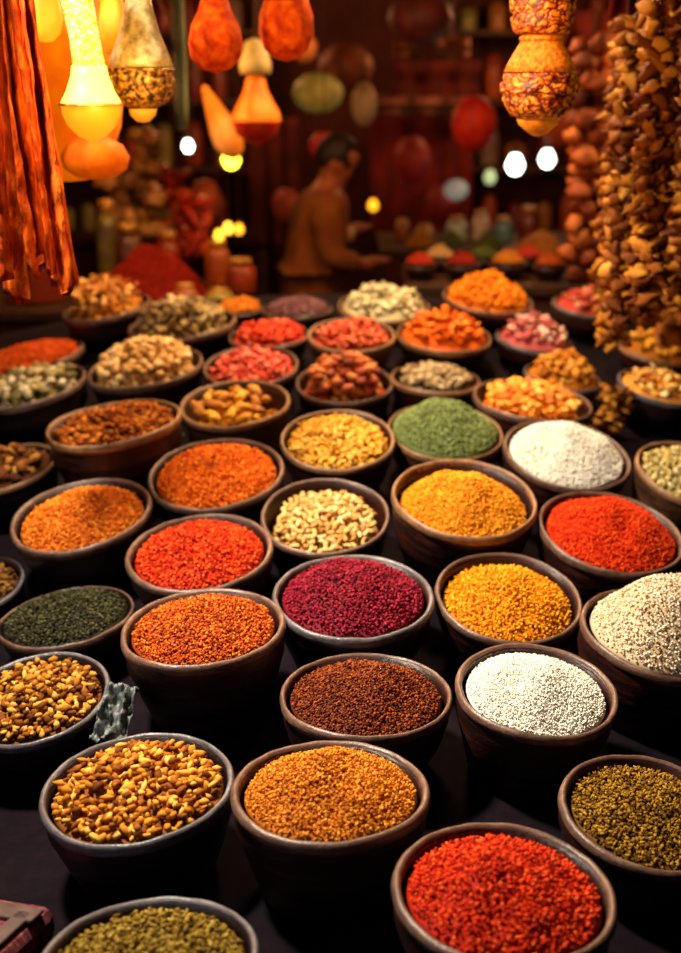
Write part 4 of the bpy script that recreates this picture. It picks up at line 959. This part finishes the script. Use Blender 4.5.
# clutter hanging over the left counter
gm3 = [lump_mesh('piece', 2.4, (1.4, .55, .5), .25), lump_mesh('piece', 7.4, (1.2, .6, .5), .25)]
m3 = piece_mat('pepper_red', ['#5a0c04', '#9a2008', '#b83c10', '#d06420'], .45, .4, 20)
for me in gm3: me.materials.append(m3)
gm4 = [lump_mesh('piece', 2.9, (1.1, .8, .7), .3), chip_mesh('piece', 6.6)]
m4 = piece_mat('onion_tan', ['#4a2c10', '#86582a', '#aa7a3c', '#c89c5c'], .5, .4, 20)
for me in gm4: me.materials.append(m4)
GL = 'strings of dried goods over the left counter'
for px, pyb, ptop, Yg, ms, lb in ((120, 248, 178, 6.2, gm4, 'tan string of dried goods hanging below the squash lantern'), (148, 232, 120, 6.5, gm4, 'longer tan string of dried goods under the teardrop ornament'), (196, 252, 190, 6.1, gm3, 'short red pepper string left of the amber lamp cluster'), (176, 240, 165, 6.7, gm3, 'red pepper string behind the small white bulb')):
    garland(px, pyb, Yg, 16, lb, 3, .10, .075, .05, ms, ptop=ptop, grp=GL)
basket_lamp(205, 200, 6.9, 16, 20, ['#5a1c08', '#8c3410', '#a84c1c'], 'dark orange lantern behind the bright yellow bulb', .2)
basket_lamp(286, 205, 7.6, 14, 16, ['#4a1408', '#7a2810', '#94401c'], 'small rust lantern left of the person', .12)
basket_lamp(412, 160, 7.3, 18, 22, ['#4a0c08', '#781810', '#90281a'], 'maroon lantern right of the person', .12)
basket_lamp(560, 118, 6.6, 20, 26, ['#4a1408', '#86300c', '#a44c18'], 'rust-brown lantern right of the upper white bulb', .18)
basket_lamp(456, 190, 6.9, 12, 10, ['#6a7a78', '#98a8a4', '#c0ccc8'], 'small pale blue-grey lantern above the teal jars', .25)
basket_lamp(420, 18, 6.6, 30, 24, ['#2c0c08', '#481810', '#602418'], 'dark brown lantern high in the middle', .08)

# shelf racks on the far wall
jr = random.Random(3)
PAL = [['#4a1608', '#7a2a10', '#98441c'], ['#5a3410', '#8a5c20', '#a87c38'], ['#3a0a0a', '#64141a', '#80242a'], ['#4a4a1c', '#70702e', '#8c8a48'], ['#6a240a', '#a0440e', '#bc6420'], ['#4a3a34', '#7a685c', '#9c8c7c']]
PW = ['rust-red', 'tan', 'wine-red', 'olive', 'orange-brown', 'grey-beige']
def rack(x0, x1, label, where):
    t = thing('shelf_rack', label, 'shelf', ((x0+x1)/2, 9.45, 0)); W = x1-x0
    for s in (-1, 1): link('upright', box_mesh('upright', (s*W/2, 0, 1.25), (.05, .4, 2.5), .004), m_wood, t)
    for k, z in enumerate((.75, 1.2, 1.65, 2.1)):
        link('shelf_board', box_mesh('shelf_board', (0, 0, z), (W-.06, .38, .03), .003), m_wood, t)
        x = x0+.12
        while x < x1-.12:
            ci = jr.randrange(6); r = jr.uniform(.045, .075); hh = jr.uniform(.15, .3); key = (ci, round(hh, 1))
            j = thing('shelf_jar', 'blurred %s jar on the %s rack, shelf %s' % (PW[ci], where, ['at counter height', 'at chest height', 'at eye height', 'at the top'][k]), 'jar', (x, 9.42, z+.018), 'jars on the far racks')
            link('body', lathe_mesh('body', [(0, 0), (r*.9, 0), (r, .1*hh), (r, .75*hh), (r*.6, .95*hh), (0, hh)], 16), noisy('sj_%d' % ci, PAL[ci], 6, .4, .1, .01, spec=.5), j)
            x += 2*r+jr.uniform(.03, .1)
rack(-2.3, -.55, 'dark shelf rack full of jars on the far wall at left', 'left far')
rack(.75, 2.4, 'dark shelf rack full of jars on the far wall at right', 'right far')

# ------------------------------------------------------------------ the person behind the stall
def skin_body(name, J, E, mat, parent, root=0, sub=2):
    me = bpy.data.meshes.new(name); me.from_pydata([tuple(j[0]) for j in J], E, [])
    o = bpy.data.objects.new(name, me); COL.objects.link(o); o.parent = parent
    md = o.modifiers.new('skin', 'SKIN'); md.use_smooth_shade = True
    for i, j in enumerate(J):
        r = j[1] if hasattr(j[1], '__len__') else (j[1], j[1])
        me.skin_vertices[0].data[i].radius = r
    me.skin_vertices[0].data[root].use_root = True
    ms = o.modifiers.new('sub', 'SUBSURF'); ms.levels = ms.render_levels = sub
    me.materials.append(mat)
    return o
PY = 6.0
pb = at(310, 240, PY)
ps = thing('person', 'person in a brown jacket bending over the goods behind the stall', 'person', (pb.x, PY+.05, 0))
ps.rotation_euler = (0, 0, math.radians(100))
m_skin = noisy('skin', ['#6e3c22', '#84492a', '#965a36'], 12, .55, .1, .004)
m_coat = noisy('coat_brown', ['#4c2408', '#6c3a10', '#84501c'], 6, .9, .3, .012)
m_hair = noisy('hair_dark', ['#0c0606', '#160b08', '#22120c'], 40, .6, .5, .004)
m_trou = noisy('trousers_dark', ['#140c0c', '#1e1412', '#281a18'], 10, .9, .2, .006)
L = Vector
J = [(L((.0, 0, .86)), (.13, .10)), (L((0, -.01, 1.02)), (.13, .10)), (L((.01, -.04, 1.17)), (.15, .11)), (L((.02, -.07, 1.27)), (.10, .09)), (L((.03, -.10, 1.34)), .05), (L((.04, -.13, 1.42)), (.075, .085)), (L((.045, -.15, 1.50)), (.07, .08)),
     (L((.17, -.07, 1.24)), .06), (L((.22, -.13, 1.06)), .045), (L((.31, -.24, 1.09)), .036), (L((.37, -.29, 1.10)), .03),
     (L((-.15, -.05, 1.24)), .06), (L((-.20, -.06, 1.03)), .045), (L((-.10, -.24, .98)), .036), (L((-.05, -.29, .99)), .03),
     (L((.09, .0, .78)), .085), (L((.10, -.02, .46)), .06), (L((.10, .02, .09)), .04), (L((.11, -.13, .035)), .032),
     (L((-.09, .0, .78)), .085), (L((-.10, -.02, .46)), .06), (L((-.10, .02, .09)), .04), (L((-.11, -.13, .035)), .032)]
E_ = [(0, 1), (1, 2), (2, 3), (3, 4), (4, 5), (5, 6), (3, 7), (7, 8), (8, 9), (9, 10), (3, 11), (11, 12), (12, 13), (13, 14), (0, 15), (15, 16), (16, 17), (17, 18), (0, 19), (19, 20), (20, 21), (21, 22)]
fi = len(J)
for hand, dirx in ((10, 1), (14, 1)):
    hp = J[hand][0]; d = (hp-J[hand-1][0]).normalized(); s = d.cross(L((0, 0, 1))).normalized()
    for q in range(4):
        base = hp+d*.045+s*(q-1.5)*.02
        J += [(base, .011), (base+d*.03+L((0, 0, -.004)), .009), (base+d*.052+L((0, 0, -.016)), .008)]
        n0 = len(J)-3; E_ += [(hand, n0), (n0, n0+1), (n0+1, n0+2)]
    th_ = hp+s*.04+d*.012; J += [(th_, .011), (th_+d*.03+s*.008, .009)]; n0 = len(J)-2; E_ += [(hand, n0), (n0, n0+1)]
J += [(L((.055, -.222, 1.445)), .014), (L((-.038, -.135, 1.44)), .016), (L((.122, -.135, 1.44)), .016)]
E_ += [(5, len(J)-3), (5, len(J)-2), (5, len(J)-1)]
skin_body('body', J, E_, m_skin, ps)
CJ = [(L((0, 0, .80)), (.17, .14)), (L((0, 0, .95)), (.165, .13)), (L((0, -.02, 1.08)), (.17, .135)), (L((.01, -.05, 1.20)), (.175, .13)), (L((.02, -.08, 1.29)), (.10, .09)),
      (L((.17, -.075, 1.25)), .085), (L((.225, -.13, 1.06)), .068), (L((.285, -.21, 1.08)), .055), (L((-.15, -.055, 1.25)), .085), (L((-.205, -.065, 1.03)), .068), (L((-.13, -.20, .99)), .055), (L((0, .01, .58)), (.18, .15))]
skin_body('jacket', CJ, [(0, 1), (1, 2), (2, 3), (3, 4), (3, 5), (5, 6), (6, 7), (3, 8), (8, 9), (9, 10), (0, 11)], m_coat, ps)
cf = [(L((.275, -.20, 1.078)), .06), (L((.315, -.245, 1.088)), .058)]
skin_body('pale_cuff', cf, [(0, 1)], noisy('cuff_pale', ['#a08458', '#c8b088', '#dcc8a4'], 10, .9, .1, .004), ps, sub=1)['label'] = 'pale rolled cuff'
for s in (0, 1):
    tj = [(J[15+4*s][0], .10), (J[16+4*s][0], .08), (J[17+4*s][0]+L((0, 0, .04)), .07)]
    skin_body('trouser_leg', tj, [(0, 1), (1, 2)], m_trou, ps)
hV, hF = ico(3); hV = hV*np.array([.088, .105, .10]); keep = [f for f in hF if all(hV[i][2] > -.055 + (.09 if hV[i][1] < -.055 else 0) for i in f)]
hm = np_mesh('hair', hV, np.array(keep)); ho = link('hair', hm, m_hair, ps); ho.location = (.043, -.135, 1.468)
ho.modifiers.new('t', 'SOLIDIFY').thickness = .012

# ------------------------------------------------------------------ light
def area(name, loc, tgt, sx, sy, watts, col, spread=180):
    l = bpy.data.lights.new(name, 'AREA'); l.shape = 'RECTANGLE'; l.size = sx; l.size_y = sy; l.energy = watts; l.color = col; l.spread = math.radians(spread)
    o = bpy.data.objects.new(name, l); COL.objects.link(o); o.location = loc
    o.rotation_euler = (Vector(tgt)-Vector(loc)).to_track_quat('-Z', 'Y').to_euler(); return o
def point(name, loc, watts, col, r=.06):
    l = bpy.data.lights.new(name, 'POINT'); l.energy = watts; l.color = col; l.shadow_soft_size = r
    o = bpy.data.objects.new(name, l); COL.objects.link(o); o.location = loc; return o
area('stall_lamp', (-.95, 2.35, 2.75), (.05, 2.35, .7), .24, .2, 58, (1, .89, .72), 110)
area('stall_lamp', (.1, 4.1, 2.9), (.0, 3.8, 1.0), .4, .3, 36, (1, .70, .40), 110)
area('cool_daylight_fill', (-2.4, .2, 1.9), (-.2, 2.2, .7), 0.8, 1.0, 6, (.55, .66, 1.0), 140)  # cool fill added for the rims, from an unseen source at front left
point('lamp_glow', at(108, 90, 2.72)+Vector((.0, 0, .0)), 7, (1, .55, .14), .08)
point('lamp_glow', at(560, 60, 2.75)+Vector((-.16, -.05, .12)), 9, (1, .5, .12), .06)
point('lamp_glow', (-.9, 4.8, 2.0), 42, (1, .42, .12), .1)
point('lamp_glow', (.3, 5.0, 2.2), 46, (1, .42, .16), .1)
point('lamp_glow', (1.5, 4.6, 2.0), 34, (1, .48, .14), .1)
point('lamp_glow', (-.9, 8.0, 2.3), 48, (1, .36, .12), .1)
point('lamp_glow', (1.2, 7.9, 2.3), 50, (1, .38, .14), .1)
W = bpy.data.worlds.new('world'); SC.world = W; W.use_nodes = True
W.node_tree.nodes['Background'].inputs[0].default_value = (.35, .12, .42, 1); W.node_tree.nodes['Background'].inputs[1].default_value = .05
vs = SC.view_settings; vs.view_transform = 'Standard'; vs.look = 'None'; vs.exposure = 0.0; vs.gamma = 1; vs.use_curve_mapping = False
